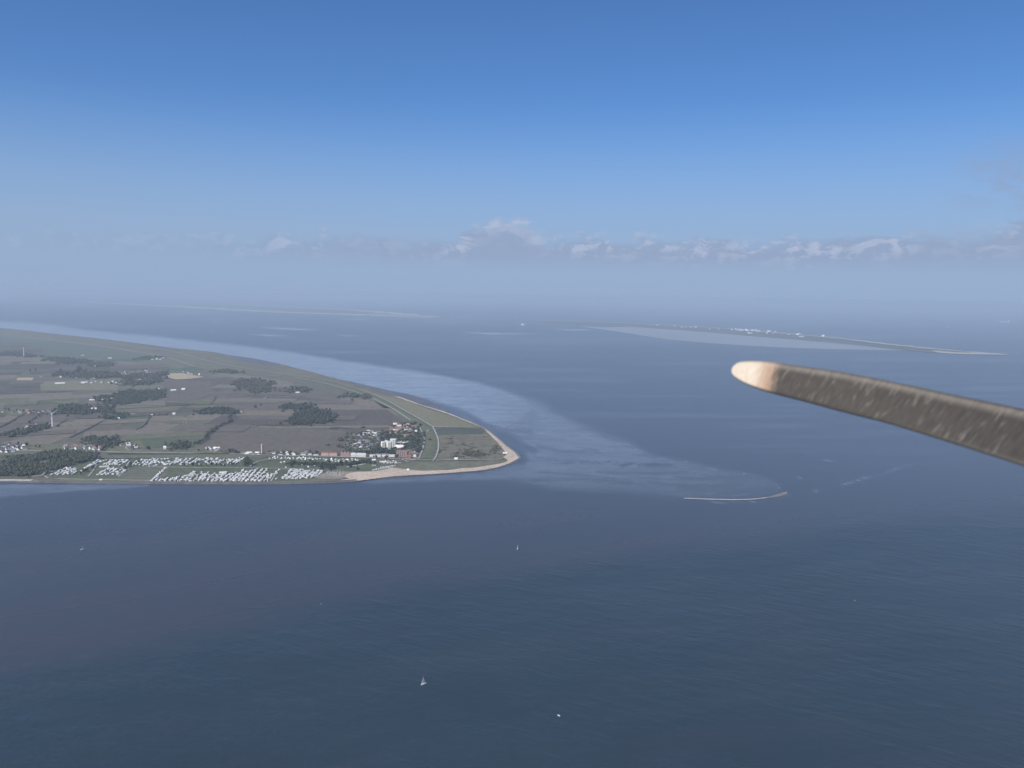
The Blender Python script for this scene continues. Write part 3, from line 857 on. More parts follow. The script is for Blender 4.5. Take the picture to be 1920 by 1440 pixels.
def np_mesh(name, V, Fc, mats, midx=None):
    me = bpy.data.meshes.new(name)
    me.vertices.add(len(V))
    me.vertices.foreach_set('co', np.ascontiguousarray(V, np.float32).ravel())
    k = Fc.shape[1]
    me.loops.add(Fc.size)
    me.loops.foreach_set('vertex_index', np.ascontiguousarray(Fc, np.int32).ravel())
    me.polygons.add(len(Fc))
    me.polygons.foreach_set('loop_start', np.arange(0, Fc.size, k, dtype=np.int32))
    me.polygons.foreach_set('loop_total', np.full(len(Fc), k, np.int32))
    for m in mats: me.materials.append(m)
    if midx is not None: me.polygons.foreach_set('material_index', midx.astype(np.int32))
    me.update(calc_edges=True)
    return me


CROWNS = []
for i in range(7):
    V, Fc = crown_arrays(100 + i, 6 if i < 5 else 4, 70, 0.6 if i < 5 else 0.4)
    CROWNS.append(np_mesh('crown', V, Fc, [M['leaf'] if i % 3 else M['leaf_b']]))
t = MB()
t.tube([(0, 0, -0.1), (0.02, 0, 0.5), (0.0, 0.03, 1.0)], [0.11, 0.08, 0.045], 6)
for k in range(3):
    a = k * 2.1 + 0.4
    t.tube([(0, 0, 0.45 + 0.1 * k), (math.cos(a) * 0.3, math.sin(a) * 0.3, 0.9 + 0.1 * k)], [0.05, 0.02], 5)
TRUNK = t.mesh('trunk', M['bark'])
LUMPS = [crown_arrays(300 + i, 3, 16, 0.5) for i in range(6)]
N_TREES = [0]


def tree(p, h, label, group, wide=1.0):
    r = h * 0.36 * wide * random.uniform(0.85, 1.15)
    o = empty('tree', p, random.uniform(0, 6.28))
    o.scale = (r, r, h / 1.75)
    tag(o, label, 'tree', group)
    link(bpy.data.objects.new('crown', random.choice(CROWNS)), o)
    link(bpy.data.objects.new('trunk', TRUNK), o)
    N_TREES[0] += 1
    return o


def tree_row(pts, spacing, h, label, group, jit=2.0, wide=1.0, z=1.0):
    W = [G(x, y, z) for x, y in pts]
    for a, b in zip(W[:-1], W[1:]):
        n = max(1, int((b - a).length / spacing))
        for i in range(n):
            p = a.lerp(b, (i + random.uniform(0.1, 0.9)) / n)
            tree(p + Vector((random.gauss(0, jit), random.gauss(0, jit), 0)), h * random.uniform(0.7, 1.2), label, group, wide)


def trees_at(spots, h, label, group, z=1.0, wide=1.0):
    for x, y in spots:
        tree(G(x, y, z), h * random.uniform(0.75, 1.2), label, group, wide)


def scatter(poly, n, mind=0.0, z=1.0, tries=30):
    """n random places inside an outline, spread evenly over the ground"""
    W = [G(x, y, z) for x, y in poly]
    wp = [(w.x, w.y) for w in W]
    x0, x1 = min(p[0] for p in wp), max(p[0] for p in wp)
    y0, y1 = min(p[1] for p in wp), max(p[1] for p in wp)
    out = []
    cell = {}
    k = 0
    while len(out) < n and k < n * tries:
        k += 1
        x, y = random.uniform(x0, x1), random.uniform(y0, y1)
        if not in_poly(x, y, wp): continue
        if mind:
            ci, cj = int(x // mind), int(y // mind)
            if any((x - q[0]) ** 2 + (y - q[1]) ** 2 < mind * mind for a in (-1, 0, 1) for b in (-1, 0, 1) for q in cell.get((ci + a, cj + b), ())):
                continue
            cell.setdefault((ci, cj), []).append((x, y))
        out.append(Vector((x, y, z)))
    return out


def area_of(poly):
    W = [G(x, y, 0) for x, y in poly]
    return abs(sum(a.x * b.y - b.x * a.y for a, b in zip(W, W[1:] + W[:1]))) / 2


def wood(polys, spacing, h, mat, flat=1.0, name='woodland', z=0.8, ragged=True):
    """a wood that reads as one mass: joined canopy of uneven crowns"""
    V, Fc, nb = [], [], 0
    for poly in polys:
        n = int(area_of(poly) / (spacing * spacing) * 1.05)
        pts = scatter(poly, n, spacing * 0.72, z)
        if pts and ragged:
            keep = fbm(np.array([(p.x, p.y) for p in pts]) / 30.0, 17, 2) > -0.20
            pts = [p for p, k_ in zip(pts, keep) if k_]
            W = [G(x, y, z) for x, y in poly]
            for a, b in zip(W, W[1:] + W[:1]):
                for i in range(int((b - a).length / spacing * 0.85)):
                    pts.append(a.lerp(b, random.random()) + Vector((random.gauss(0, spacing * 1.3), random.gauss(0, spacing * 2.4), 0)))
        for p in pts:
            v, f = LUMPS[random.randrange(len(LUMPS))]
            hh = h * random.uniform(0.5, 1.25)
            r = spacing * random.uniform(0.62, 0.98)
            a = random.uniform(0, 6.28)
            ca, sa = math.cos(a), math.sin(a)
            q = np.stack([(v[:, 0] * ca - v[:, 1] * sa) * r + p.x, (v[:, 0] * sa + v[:, 1] * ca) * r + p.y, v[:, 2] * hh * 0.6 * flat - hh * 0.12 + z], 1)
            V.append(q); Fc.append(f + nb); nb += len(q)
    o = link(bpy.data.objects.new(name, np_mesh(name, np.concatenate(V), np.concatenate(Fc), [mat])))
    return tag(o, kind='stuff')


wood([[(-300, 894), (0, 894), (50, 892), (78, 889), (102, 880), (150, 868.5), (181, 862.5), (178, 854), (150, 850), (108, 848), (62, 854), (0, 864), (-300, 880)]], 6.8, 11, M['leaf'])
wood([[(541, 796), (548, 784), (562, 773), (582, 769), (610, 772), (633, 781), (616, 792), (580, 797.5)]], 9.0, 12, M['leaf'])
wood([[(522, 767), (530, 762), (545, 759), (585, 761.5), (584, 766), (560, 769)], [(375, 778), (382, 770), (400, 767), (436, 769), (446, 775), (430, 778.5), (425, 777)]], 9.0, 12, M['leaf'])
wood([[(220, 756), (226, 738), (245, 733), (270, 735), (300, 733), (304, 747), (290, 751), (262, 753)], [(180, 752), (186, 745), (210, 744), (214, 751), (200, 754)], [(205, 759), (212, 753), (245, 751), (262, 756), (230, 760)],
      [(105, 777), (108, 767), (125, 761), (160, 762), (168, 770), (172, 777), (150, 778)], [(180, 776), (186, 766), (200, 764), (205, 774)], [(192, 787), (196, 778), (210, 774), (232, 778), (230, 784)]], 9.0, 12, M['leaf'])
wood([[(0, 818), (10, 813), (40, 809), (70, 800), (97, 799.5), (92, 803), (60, 809), (48, 816), (20, 818)]], 9.0, 11, M['leaf'])
wood([[(85, 676), (100, 670.5), (130, 674), (165, 676), (160, 682), (125, 682)], [(170, 687.5), (176, 682), (205, 683), (212, 686), (195, 688)], [(0, 667), (10, 661), (30, 662), (68, 669), (60, 671), (30, 668)], [(255, 674), (275, 669.5), (300, 670), (300, 673), (280, 675)],
      [(100, 703.5), (112, 698.5), (135, 699), (150, 697), (200, 699), (225, 703), (228, 708), (170, 710), (130, 707)], [(232, 722), (236, 708), (250, 702), (295, 703), (300, 713), (280, 722), (255, 723)], [(300, 704), (305, 698), (311, 700), (312, 704)],
      [(442, 722), (450, 712), (476, 713), (500, 720), (503, 735), (485, 738), (460, 732)], [(536, 736), (545, 728), (570, 729), (578, 735)], [(632, 745), (660, 739), (688, 744), (686, 747)], [(490, 721), (505, 717), (510, 721), (500, 724)],
      [(400, 697), (425, 694.5), (445, 698), (448, 700), (420, 700)]], 12, 13, M['leaf_b'])
wood([[(164, 840), (165, 825), (172, 822), (185, 825), (205, 826), (213, 821), (222, 826), (221, 836), (205, 840)], [(326, 841), (332, 832), (345, 833), (352, 838), (345, 842)]], 8.5, 13, M['leaf'])
# scrub on the heath
wood([[(866, 852), (872, 846), (890, 845), (902, 849), (912, 853), (900, 858), (880, 858)], [(838, 823), (842, 822), (850, 823.5), (846, 825)], [(837, 831), (842, 829.5), (847, 831), (842, 832.5)], [(928, 838), (932, 835), (936, 839), (932, 842)], [(918, 845), (924, 844), (932, 845.5), (926, 847)],
      [(850, 851), (856, 847), (862, 851), (858, 853)], [(876, 842), (882, 838), (886, 843), (880, 845)], [(822, 847), (826, 843), (830, 846), (827, 848)], [(934, 852), (938, 850.5), (940, 853)], [(864, 832), (870, 830.5), (876, 834), (870, 835)], [(848, 857), (856, 854), (862, 857), (855, 860)]], 7, 3.4, M['leaf_b'], 0.8, 'dune_scrub')
wood([[(606, 874), (630, 871), (660, 867.5), (692, 864.5), (700, 867), (660, 872.5), (640, 876), (616, 879)], [(540, 871), (546, 867.5), (553, 868), (554, 872)], [(568, 872), (575, 868.5), (586, 870), (600, 871), (606, 875), (585, 873.5)]], 7.5, 7.5, M['leaf'], 1.0, 'camp_shrubbery')
# village trees
wood([[(648, 838), (655, 812), (690, 810), (715, 812), (714, 832), (705, 846), (680, 850), (660, 846)], [(724, 812), (735, 799), (760, 798), (782, 802), (786, 822), (774, 836), (780, 850), (765, 850), (762, 836), (740, 824)]], 15, 8.5, M['leaf'], 1.0, 'village_trees')
wood([[(720, 821), (728, 812), (740, 812), (744, 818), (734, 824)], [(756, 842), (768, 835), (782, 838), (783, 848), (768, 850)], [(768, 829), (780, 818), (786, 832), (780, 838)], [(757, 796.5), (770, 795), (776, 799), (764, 801)], [(690, 846), (712, 842), (740, 846), (742, 851), (720, 850), (700, 851)]], 9, 10, M['leaf'], 1.0, 'village_trees')

# single trees and hedgerows
tree_row([(432, 777), (431, 786), (433, 793), (420, 797), (407, 803), (402, 808), (393, 812), (389, 818), (384, 826), (374, 831), (358, 835), (345, 838)], 8, 10, 'dark tree in the winding hedgerow that cuts through the brown fields', 'trees of the winding hedgerow', 2.5, 1.2)
tree_row([(0, 770), (25, 771), (60, 773), (83, 771)], 26, 11, 'tree in the farm lane west of the white wind turbine', 'trees of the farm lane', 5)
tree_row([(52, 796), (62, 789), (72, 782), (80, 776)], 24, 11, 'round tree beside the track that climbs past the wind turbine', 'trees beside the turbine track', 2)
tree_row([(182, 875), (172, 880), (158, 886), (150, 890)], 11, 10, 'dark tree in the diagonal hedge between the two western caravan fields', 'trees between the western caravan fields', 2.5, 1.1)
tree_row([(262, 868), (252, 872), (240, 877), (232, 881)], 10, 9, 'dark tree in the hedge crossing the middle caravan field', 'trees crossing the middle caravan field', 2.5, 1.1)
tree_row([(345, 874), (360, 873), (375, 873.5), (400, 874), (425, 873.5), (446, 873)], 9, 8, 'bushy tree in the hedge between the inland and the shore caravans', 'trees of the mid camp hedge', 3, 1.2)
trees_at([(461, 871), (465, 873), (468, 870), (463, 867), (470, 873), (459, 874)], 14, 'tall green tree in the clump beside the camp lane', 'trees of the camp lane clump', 1.0, 1.1)
trees_at([(548, 870), (551, 871), (545, 869.5), (572, 871), (586, 870), (592, 869), (601, 873), (612, 871), (618, 870)], 10, 'dark tree standing alone on the open tent lawn', 'trees on the tent lawn')
tree_row([(615, 876), (630, 872), (650, 870), (672, 867), (685, 866)], 10, 8, 'tree in the hedge behind the row of parked cars', 'trees behind the parked cars', 4, 1.1)
trees_at([(741, 858.5), (745, 858), (743, 860.5), (701, 859), (706, 860), (722, 861), (725, 860)], 11, 'round tree on the lawn in front of the low white houses', 'trees in front of the low white houses')
tree_row([(335, 843), (350, 845), (380, 846), (400, 846), (430, 849), (448, 850)], 17, 9, 'tree along the road behind the camp', 'trees along the camp road', 4, 1.1)
tree_row([(425, 849), (436, 847), (447, 848), (447, 851)], 9, 10, 'tree of the thick clump beside the camp road bend', 'trees of the camp road clump', 3, 1.1)
tree_row([(505, 851), (520, 850), (530, 850), (548, 850), (560, 851), (575, 851), (597, 851)], 13, 9, 'tree beside the sheds east of the brick tower', 'trees beside the sheds', 3, 1.2)
tree_row([(0, 836), (20, 835), (45, 836), (60, 838), (80, 840)], 15, 10, 'tree among the white houses at the road hamlet', 'trees of the road hamlet', 4, 1.1)
tree_row([(118, 839), (140, 838), (160, 839)], 18, 9, 'tree behind the row of gabled roadside houses', 'trees behind the gabled houses', 4)
trees_at([(238, 832), (243, 831), (247, 834), (240, 836), (255, 840), (276, 843), (280, 844), (250, 843)], 10, 'tree around the farm with pale roofs by the road', 'trees around the pale farm')
tree_row([(290, 779), (310, 778), (320, 776.5)], 14, 9, 'tree beside the white farm at the field edge', 'trees at the white field farm', 4)
tree_row([(475, 767), (480, 763), (490, 762)], 12, 9, 'tree beside the long barn east of the dark wood', 'trees by the long barn', 3)
tree_row([(475, 802), (495, 798), (512, 800), (545, 796)], 10, 4, 'low bush along the drain west of the dark wood', 'bushes along the drain', 2, 1.8)
tree_row([(640, 848), (660, 850), (690, 851)], 14, 8, 'tree at the back of the white apartment houses', 'trees behind the white apartments', 3)
trees_at([(651, 815), (653, 822), (650, 830), (648, 836), (652, 841)], 9, 'tree at the western edge of the dense house estate', 'trees at the estate edge')
tree_row([(110, 695.6), (118, 696.5)], 30, 16, 'dark tree standing alone amid the far northern fields', 'lone trees in the far fields', 3, 1.2)
trees_at([(57, 697), (66, 696.2)], 15, 'dark tree standing alone amid the far western fields', 'lone trees in the western fields')
tree_row([(148, 690), (147, 696), (144, 700)], 40, 18, 'tall tree at the entry of the far village', 'tall trees of the far village', 5, 1.2)

# ------------------------------------------------------------------ houses
m = MB()
m.box(-0.5, 0.5, -0.5, 0.5, -0.1, 0.5)
m.prism([(-0.5, 0.5), (0.5, 0.5), (0.0, 0.97)], -0.5, 0.5)
WALL_MB = m
m = MB()
m.prism([(-0.56, 0.46), (0.0, 0.99), (0.56, 0.46), (0.56, 0.52), (0.0, 1.05), (-0.56, 0.52)], -0.54, 0.54)
ROOF_MB = m
_hc = {}


def house_mesh(kind, mn):
    if (kind, mn) not in _hc:
        _hc[(kind, mn)] = (WALL_MB if kind == 'wall' else ROOF_MB).mesh(kind, M[mn])
    return _hc[(kind, mn)]


def house(p, w, l, h, rz, wall, roof, label, group, cat='house', name='house'):
    o = empty(name, p, rz)
    o.scale = (w, l, h)
    tag(o, label, cat, group)
    link(bpy.data.objects.new('wall', house_mesh('wall', wall)), o)
    link(bpy.data.objects.new('roof', house_mesh('roof', roof)), o)
    return o


ROOFWORD = {'redroof': 'red-roofed', 'orangeroof': 'orange-roofed', 'darkroof': 'dark-roofed', 'greyroof': 'grey-roofed', 'brownroof': 'brown-roofed', 'offwhite': 'pale-roofed', 'white': 'white-roofed'}


def cluster(poly, n, size, roofs, walls, where, ang=0.0, mind=13, jit=0.25, h=7.5, z=1.0):
    for p in scatter(poly, n, mind, z):
        r = random.choice(roofs)
        w = random.choice(walls)
        s = size * random.uniform(0.85, 1.2)
        lab = f'small {ROOFWORD[r]} house {where}'
        house(p, s, s * random.uniform(1.15, 1.6), h * random.uniform(0.85, 1.15), ang + random.choice((0, math.pi / 2)) + random.gauss(0, jit), w, r, lab, f'{ROOFWORD[r]} houses {where}')


cluster([(652, 838), (658, 813), (690, 810), (714, 812), (713, 826), (704, 838), (690, 847), (668, 846)], 130, 7.6, ['greyroof', 'greyroof', 'brownroof', 'offwhite', 'darkroof', 'darkroof'], ['offwhite', 'grey', 'palebrick', 'white'], 'in the dense estate', 0.35, 12, 0.3, 6.5)
cluster([(727, 812), (735, 801), (740, 796), (760, 797), (780, 801), (783, 808), (770, 812), (745, 814)], 30, 10, ['redroof', 'greyroof', 'orangeroof', 'brownroof', 'offwhite'], ['white', 'palebrick', 'offwhite'], 'in the quarter north of the white towers', 0.2, 15, 0.3, 7.5)
cluster([(764, 846), (778, 846), (781, 857), (766, 860)], 9, 8.5, ['redroof', 'brownroof', 'greyroof', 'greyroof'], ['palebrick', 'white', 'brick'], 'beside the tall red brick block', 0.1, 13, 0.2, 8)
cluster([(0, 836), (22, 836), (50, 838), (48, 843), (14, 850), (0, 848), (-30, 848), (-30, 836)], 34, 7.5, ['offwhite', 'greyroof', 'darkroof', 'brownroof'], ['white', 'white', 'offwhite'], 'in the road hamlet', 0.3, 14, 0.3, 7.5)
cluster([(120, 838), (165, 838), (198, 841), (196, 844), (160, 843.5), (122, 842)], 14, 9, ['orangeroof', 'greyroof', 'greyroof', 'brownroof', 'redroof'], ['white', 'white', 'cream'], 'in the gabled row along the inland road', 0.9, 14, 0.15, 9)
cluster([(222, 831), (232, 828), (238, 831), (256, 832), (258, 841), (240, 846), (228, 842)], 9, 8.5, ['offwhite', 'greyroof', 'brownroof', 'redroof'], ['offwhite', 'white'], 'in the farm group under the tall trees', 0.5, 16, 0.3, 7)
cluster([(215, 702), (235, 697), (270, 695), (300, 697), (312, 700), (300, 704), (240, 703)], 24, 10, ['greyroof', 'brownroof', 'darkroof'], ['offwhite', 'grey', 'palebrick'], 'along the far village street', 0.2, 22, 0.3, 9)
cluster([(105, 706), (130, 708), (180, 709), (176, 712), (110, 709)], 8, 10, ['greyroof', 'darkroof'], ['offwhite'], 'at the western end of the far village', 0.2, 26, 0.3, 9)
cluster([(150, 718), (180, 716), (215, 716), (222, 719), (150, 720)], 10, 9, ['greyroof', 'offwhite'], ['white', 'offwhite'], 'at the southern edge of the far village', 0.1, 24, 0.2, 8)
cluster([(338, 697), (352, 697), (362, 702), (375, 704), (350, 700)], 8, 9, ['greyroof', 'brownroof', 'darkroof'], ['offwhite'], 'beyond the tan stubble field', 0.1, 24, 0.2, 8)
cluster([(250, 713), (275, 711), (276, 717), (255, 718)], 6, 13, ['offwhite', 'greyroof'], ['white', 'offwhite'], 'in the grove below the far village', 0.1, 24, 0.2, 8)
cluster([(0, 774), (30, 771), (82, 772), (80, 775), (30, 775)], 11, 8.5, ['brownroof', 'greyroof', 'redroof', 'darkroof'], ['palebrick', 'offwhite'], 'along the farm lane west of the turbine', 0.1, 24, 0.2, 7)
cluster([(40, 802), (50, 800), (66, 802), (58, 806), (42, 808)], 6, 12, ['offwhite', 'greyroof'], ['offwhite', 'palebrick'], 'in the grove below the turbine', 0.4, 20, 0.2, 7)
cluster([(283, 672), (305, 672.5), (308, 674.5), (285, 674.5)], 6, 15, ['offwhite', 'greyroof'], ['white', 'offwhite'], 'at the farm under the northern dyke', 0.1, 30, 0.2, 8)
cluster([(455, 851), (470, 850), (488, 850.5), (488, 853), (456, 853)], 6, 9, ['offwhite', 'white', 'greyroof'], ['white', 'offwhite'], 'left of the brick tower', 0.0, 13, 0.1, 5)
cluster([(500, 849), (525, 847), (560, 849), (596, 848), (598, 853), (500, 852.5)], 16, 8, ['greyroof', 'greyroof', 'brownroof', 'darkroof'], ['offwhite', 'white', 'palebrick'], 'right of the brick tower along the road', 0.0, 15, 0.1, 6)
cluster([(382, 840), (412, 841), (410, 847), (390, 847)], 7, 7, ['offwhite', 'white', 'greyroof'], ['white', 'offwhite'], 'by the road behind the middle camp', 0.6, 15, 0.2, 6)

# single farm buildings, each with its own look
SINGLE = [
    ((112.5, 720.5), 12, 46, 9, 'h', 'white', 'white', 'long white barn standing alone in the green field', 'barn'),
    ((173, 750.6), 9, 26, 6, 'h', 'white', 'white', 'white flat barn at the western tip of the dark grove', 'barn'),
    ((171, 755.4), 9, 32, 5, 'h', 'offwhite', 'greyroof', 'long grey shed just below the white flat barn', 'shed'),
    ((195, 752), 13, 30, 9, 'h', 'palebrick', 'offwhite', 'pale farmhouse with a broad roof between two groves', 'farmhouse'),
    ((210.5, 750), 12, 16, 11, 'd', 'brick', 'redroof', 'red-roofed farmhouse tucked into the dark grove', 'farmhouse'),
    ((176, 768.5), 12, 22, 9, 'h', 'white', 'white', 'white square farmhouse at the corner of the tree groups', 'farmhouse'),
    ((222.5, 785.5), 8, 10, 6, 'h', 'white', 'white', 'small bright white cottage at the green field corner', 'cottage'),
    ((222, 778), 8, 16, 6, 'h', 'white', 'greyroof', 'white cottage under trees above the green field', 'cottage'),
    ((246, 778), 9, 28, 6, 'h', 'offwhite', 'greyroof', 'long grey barn beside the small green field', 'barn'),
    ((326, 777), 9, 11, 7, 'h', 'white', 'white', 'bright white house alone at the field edge', 'house'),
    ((285, 779), 7, 8, 5, 'h', 'white', 'offwhite', 'tiny white hut where the ditch meets the field lane', 'hut'),
    ((325, 732.6), 11, 26, 7, 'h', 'white', 'white', 'white long barn east of the dark grove', 'barn'),
    ((345, 731), 13, 24, 9, 'd', 'offwhite', 'offwhite', 'pale barn with a wide roof further east of the grove', 'barn'),
    ((298.5, 731), 10, 11, 8, 'h', 'white', 'white', 'white house half hidden behind the dark grove', 'house'),
    ((238, 756.5), 8, 10, 7, 'h', 'offwhite', 'offwhite', 'pale cottage at the southern edge of the dark grove', 'cottage'),
    ((77, 707), 10, 14, 7, 'h', 'offwhite', 'orangeroof', 'small orange-roofed house beside the tan patch', 'house'),
    ((178, 688), 14, 24, 9, 'h', 'white', 'white', 'white farm barn among the far northern trees', 'barn'),
    ((206, 672.5), 12, 26, 7, 'h', 'white', 'white', 'white barn in the far teal field', 'barn'),
    ((155, 667), 12, 22, 6, 'h', 'offwhite', 'offwhite', 'pale shed in the far teal field', 'shed'),
    ((558, 736.8), 9, 20, 6, 'h', 'white', 'white', 'white farmhouse in the small round grove by the dyke', 'farmhouse'),
    ((453, 774), 10, 18, 7, 'd', 'palebrick', 'orangeroof', 'orange-roofed farmhouse east of the tree strip', 'farmhouse'),
    ((497, 748), 9, 11, 6, 'h', 'white', 'greyroof', 'white cottage by the pale farm track', 'cottage'),
    ((474, 733), 9, 11, 7, 'h', 'white', 'offwhite', 'white cottage within the eastern grove', 'cottage'),
    ((373.5, 703.5), 8, 9, 10, 'h', 'white', 'white', 'narrow white house at the tip of the tan field', 'house'),
    ((309, 841.5), 9, 9, 9, 'h', 'white', 'white', 'bright white round-topped shed by the road', 'shed'),
    ((405, 841.6), 9, 18, 6, 'd', 'white', 'white', 'white long shed behind the middle camp', 'shed'),
    ((765, 882.2), 7, 7, 5, 'h', 'white', 'white', 'white kiosk on the open beach', 'kiosk'),
    ((855, 861.5), 8, 11, 6, 'h', 'white', 'white', 'white hut at the edge of the dune heath', 'hut'),
    ((945, 850.8), 6, 7, 5, 'h', 'white', 'white', 'left white hut near the sandy point', 'hut'),
    ((949, 850.6), 6, 7, 5, 'h', 'white', 'white', 'right white hut near the sandy point', 'hut'),
    ((189, 900.8), 5, 7, 4, 'h', 'white', 'white', 'small white shelter on the grassy sea wall', 'shelter'),
    ((741, 797.4), 13, 15, 9, 'h', 'white', 'white', 'bright white house at the north of the village', 'house'),
    ((780, 810), 9, 9, 7, 'h', 'white', 'white', 'small white house below the dyke path', 'house'),
    ((418, 888), 12, 20, 6, 'h', 'offwhite', 'offwhite', 'pale roofed wash house among the shore caravans', 'wash house'),
    ((461, 850.5), 6, 7, 5, 'h', 'white', 'white', 'white cabin at the camp entrance road', 'cabin'),
    ((701, 863), 7, 12, 4, 'h', 'white', 'white', 'white cabin on the lawn before the low houses', 'cabin'),
    ((717, 866.6), 6, 18, 3.5, 'h', 'offwhite', 'offwhite', 'long pale shed on the beach lawn', 'shed'),
    ((701, 873), 6, 14, 3.5, 'h', 'offwhite', 'greyroof', 'grey shed behind the beach chairs', 'shed'),
    ((195, 876), 7, 24, 4, 'h', 'offwhite', 'offwhite', 'long pale wash house in the western camp', 'wash house'),
]
for (px, py), w, l, h, o_, wall, roof, lab, cat in SINGLE:
    p = G(px, py, 1.0)
    face = math.atan2(-p.x, p.y) if False else -math.atan2(p.x, p.y)
    house(p, w * 0.85, l * 0.82, h * 0.9, face + (math.pi / 2 if o_ == 'h' else 0.8), wall, roof, lab, None, cat, cat.replace(' ', '_'))

# ------------------------------------------------------------------ larger buildings
m = MB(); m.box(-0.55, 0.55, -0.12, 0.06, 0, 1.3)
WIN_MESH = m.mesh('window', M['window'])
m = MB(); m.box(-0.5, 0.5, -0.9, 0.05, 0, 1.0)
BALC = m.mesh('balcony', M['white'])


def face_angle(px, py):
    p = G(px, py)
    return -math.atan2(p.x, p.y)


def block(name, label, cat, x0, x1, yb, h, depth, wall, roof, floors, cols, rot=0.0, chamfer=0.0, gable=None, strips=False, balc=False, z=1.0, ratio=1.0):
    """a building whose front stands between two photograph columns; floors x cols windows, flat or gabled roof"""
    a, b = G(x0, yb, z), G(x1, yb, z)
    w = (b - a).length
    o = empty(name, (a + b) / 2, math.atan2(b.y - a.y, b.x - a.x) + rot)
    tag(o, label, cat)
    c = chamfer
    m = MB()
    ol = [(-w / 2 + c, 0), (w / 2 - c, 0), (w / 2, c), (w / 2, depth - c), (w / 2 - c, depth), (-w / 2 + c, depth), (-w / 2, depth - c), (-w / 2, c)] if c else [(-w / 2, 0), (w / 2, 0), (w / 2, depth), (-w / 2, depth)]
    n = len(ol)
    m.add([(x, y, -1) for x, y in ol] + [(x, y, h) for x, y in ol], [tuple(reversed(range(n))), tuple(range(n, 2 * n))] + [(i, (i + 1) % n, (i + 1) % n + n, i + n) for i in range(n)])
    m.obj('wall', M[wall], o)
    m = MB()
    if gable is None:
        m.box(-w / 2 + c * 0.5 + 0.4, w / 2 - c * 0.5 - 0.4, c * 0.5 + 0.4, depth - c * 0.5 - 0.4, h + 0.003, h + 0.5)
    elif gable == 'x':
        m.add([(-w / 2 - .4, -.5, h - .1), (w / 2 + .4, -.5, h - .1), (w / 2 + .4, depth + .5, h - .1), (-w / 2 - .4, depth + .5, h - .1), (-w / 2 - .4, depth / 2, h + depth * .17), (w / 2 + .4, depth / 2, h + depth * .17)],
              [(0, 1, 5, 4), (2, 3, 4, 5), (0, 4, 3), (1, 2, 5), (3, 2, 1, 0)])
    else:
        k = gable
        ww = w / k
        for i in range(k):
            xa = -w / 2 + ww * i
            m.add([(xa, -.4, h - .05), (xa + ww, -.4, h - .05), (xa + ww / 2, -.4, h + ww * .55), (xa, depth + .4, h - .05), (xa + ww, depth + .4, h - .05), (xa + ww / 2, depth + .4, h + ww * .55)],
                  [(0, 1, 2), (5, 4, 3), (0, 2, 5, 3), (1, 4, 5, 2), (0, 3, 4, 1)])
    m.obj('roof', M[roof], o)
    fh = h / max(floors, 1)
    for i in range(floors):
        for j in range(cols):
            q = link(bpy.data.objects.new('window', WIN_MESH), o)
            q.location = (-w / 2 + c + (w - 2 * c) * (j + 0.5) / cols, 0, fh * i + fh * 0.36)
            q.scale = (0.7, 1, 0.6)
            if balc and j % 2 == 0:
                bq = link(bpy.data.objects.new('balcony', BALC), o)
                bq.location = (-w / 2 + c + (w - 2 * c) * (j + 0.5) / cols, 0, fh * i + 0.1)
                bq.scale = ((w - 2 * c) / cols * 0.9, 1.4, 1)
                q.location.y = -0.05
    if strips:
        for j in range(strips):
            s = MB(); s.box(-0.7, 0.7, -0.25, 0.1, 1.2, h - 0.6)
            q = s.obj('stairwell_glazing', M['window'], o)
            q.location.x = -w / 2 + w * (j + 1) / (strips + 1)
    return o


block('apartment_tower', 'westernmost bright white apartment tower with chamfered corners', 'apartment tower', 714.2, 722.6, 841, 19, 15, 'cream', 'offwhite', 6, 4, 0.05, 3, balc=True, strips=1)
block('apartment_tower', 'bright white front apartment tower between the western tower and the tall rear block', 'apartment tower', 724.6, 734.4, 842.6, 22, 16, 'cream', 'offwhite', 7, 5, 0.05, 3, balc=True, strips=1)
block('apartment_tower', 'tallest white apartment tower at the back of the group', 'apartment tower', 731.5, 743, 838.5, 23, 17, 'cream', 'offwhite', 7, 6, 0.0, 3, balc=True, strips=1)
block('apartment_tower', 'white stair tower set back between the two front towers', 'apartment tower', 721.5, 727, 838.6, 19, 12, 'cream', 'offwhite', 6, 2, 0.0, 2)
# terraced low building with a curved front
o = empty('spa_building', G(749, 842.5, 1.0), face_angle(749, 842))
tag(o, 'low cream building with a curved front beside the white towers', 'building')
arc = [(math.cos(t_) * 17, 8 - math.sin(t_) * 9) for t_ in np.linspace(0.15, math.pi - 0.15, 13)]
m = MB()
ol = [(-x, y) for x, y in arc][::-1][::-1] + [(17, 18), (-17, 18)]
n = len(ol)
m.add([(x, y, -1) for x, y in ol] + [(x, y, 7) for x, y in ol], [tuple(reversed(range(n))), tuple(range(n, 2 * n))] + [(i, (i + 1) % n, (i + 1) % n + n, i + n) for i in range(n)])
m.obj('wall', M['cream'], o)
m = MB()
m.add([(x * 0.97, y + 0.6, 7.01) for x, y in ol] + [(x * 0.55, y * 0.35 + 9, 11) for x, y in ol], [tuple(range(n, 2 * n))] + [(i, (i + 1) % n, (i + 1) % n + n, i + n) for i in range(n)])
m.obj('roof', M['cream'], o)
for k_ in range(1, 12):
    x, y = ol[k_]
    q = link(bpy.data.objects.new('window', WIN_MESH), o); q.location = (x, y - 0.05, 2.2); q.scale = (1.4, 1, 1.6)
block('brick_apartment_block', 'tall red brick block with dark vertical window strips', 'apartment block', 743.4, 763, 856.4, 16, 16, 'pinkbrick', 'brick', 5, 8, 0.0, 0, strips=4)
block('terrace', 'low white terrace with the longer front beside the pink gabled house', 'terrace', 657.4, 667, 856.2, 8.0, 12, 'white', 'white', 2, 6, balc=True)
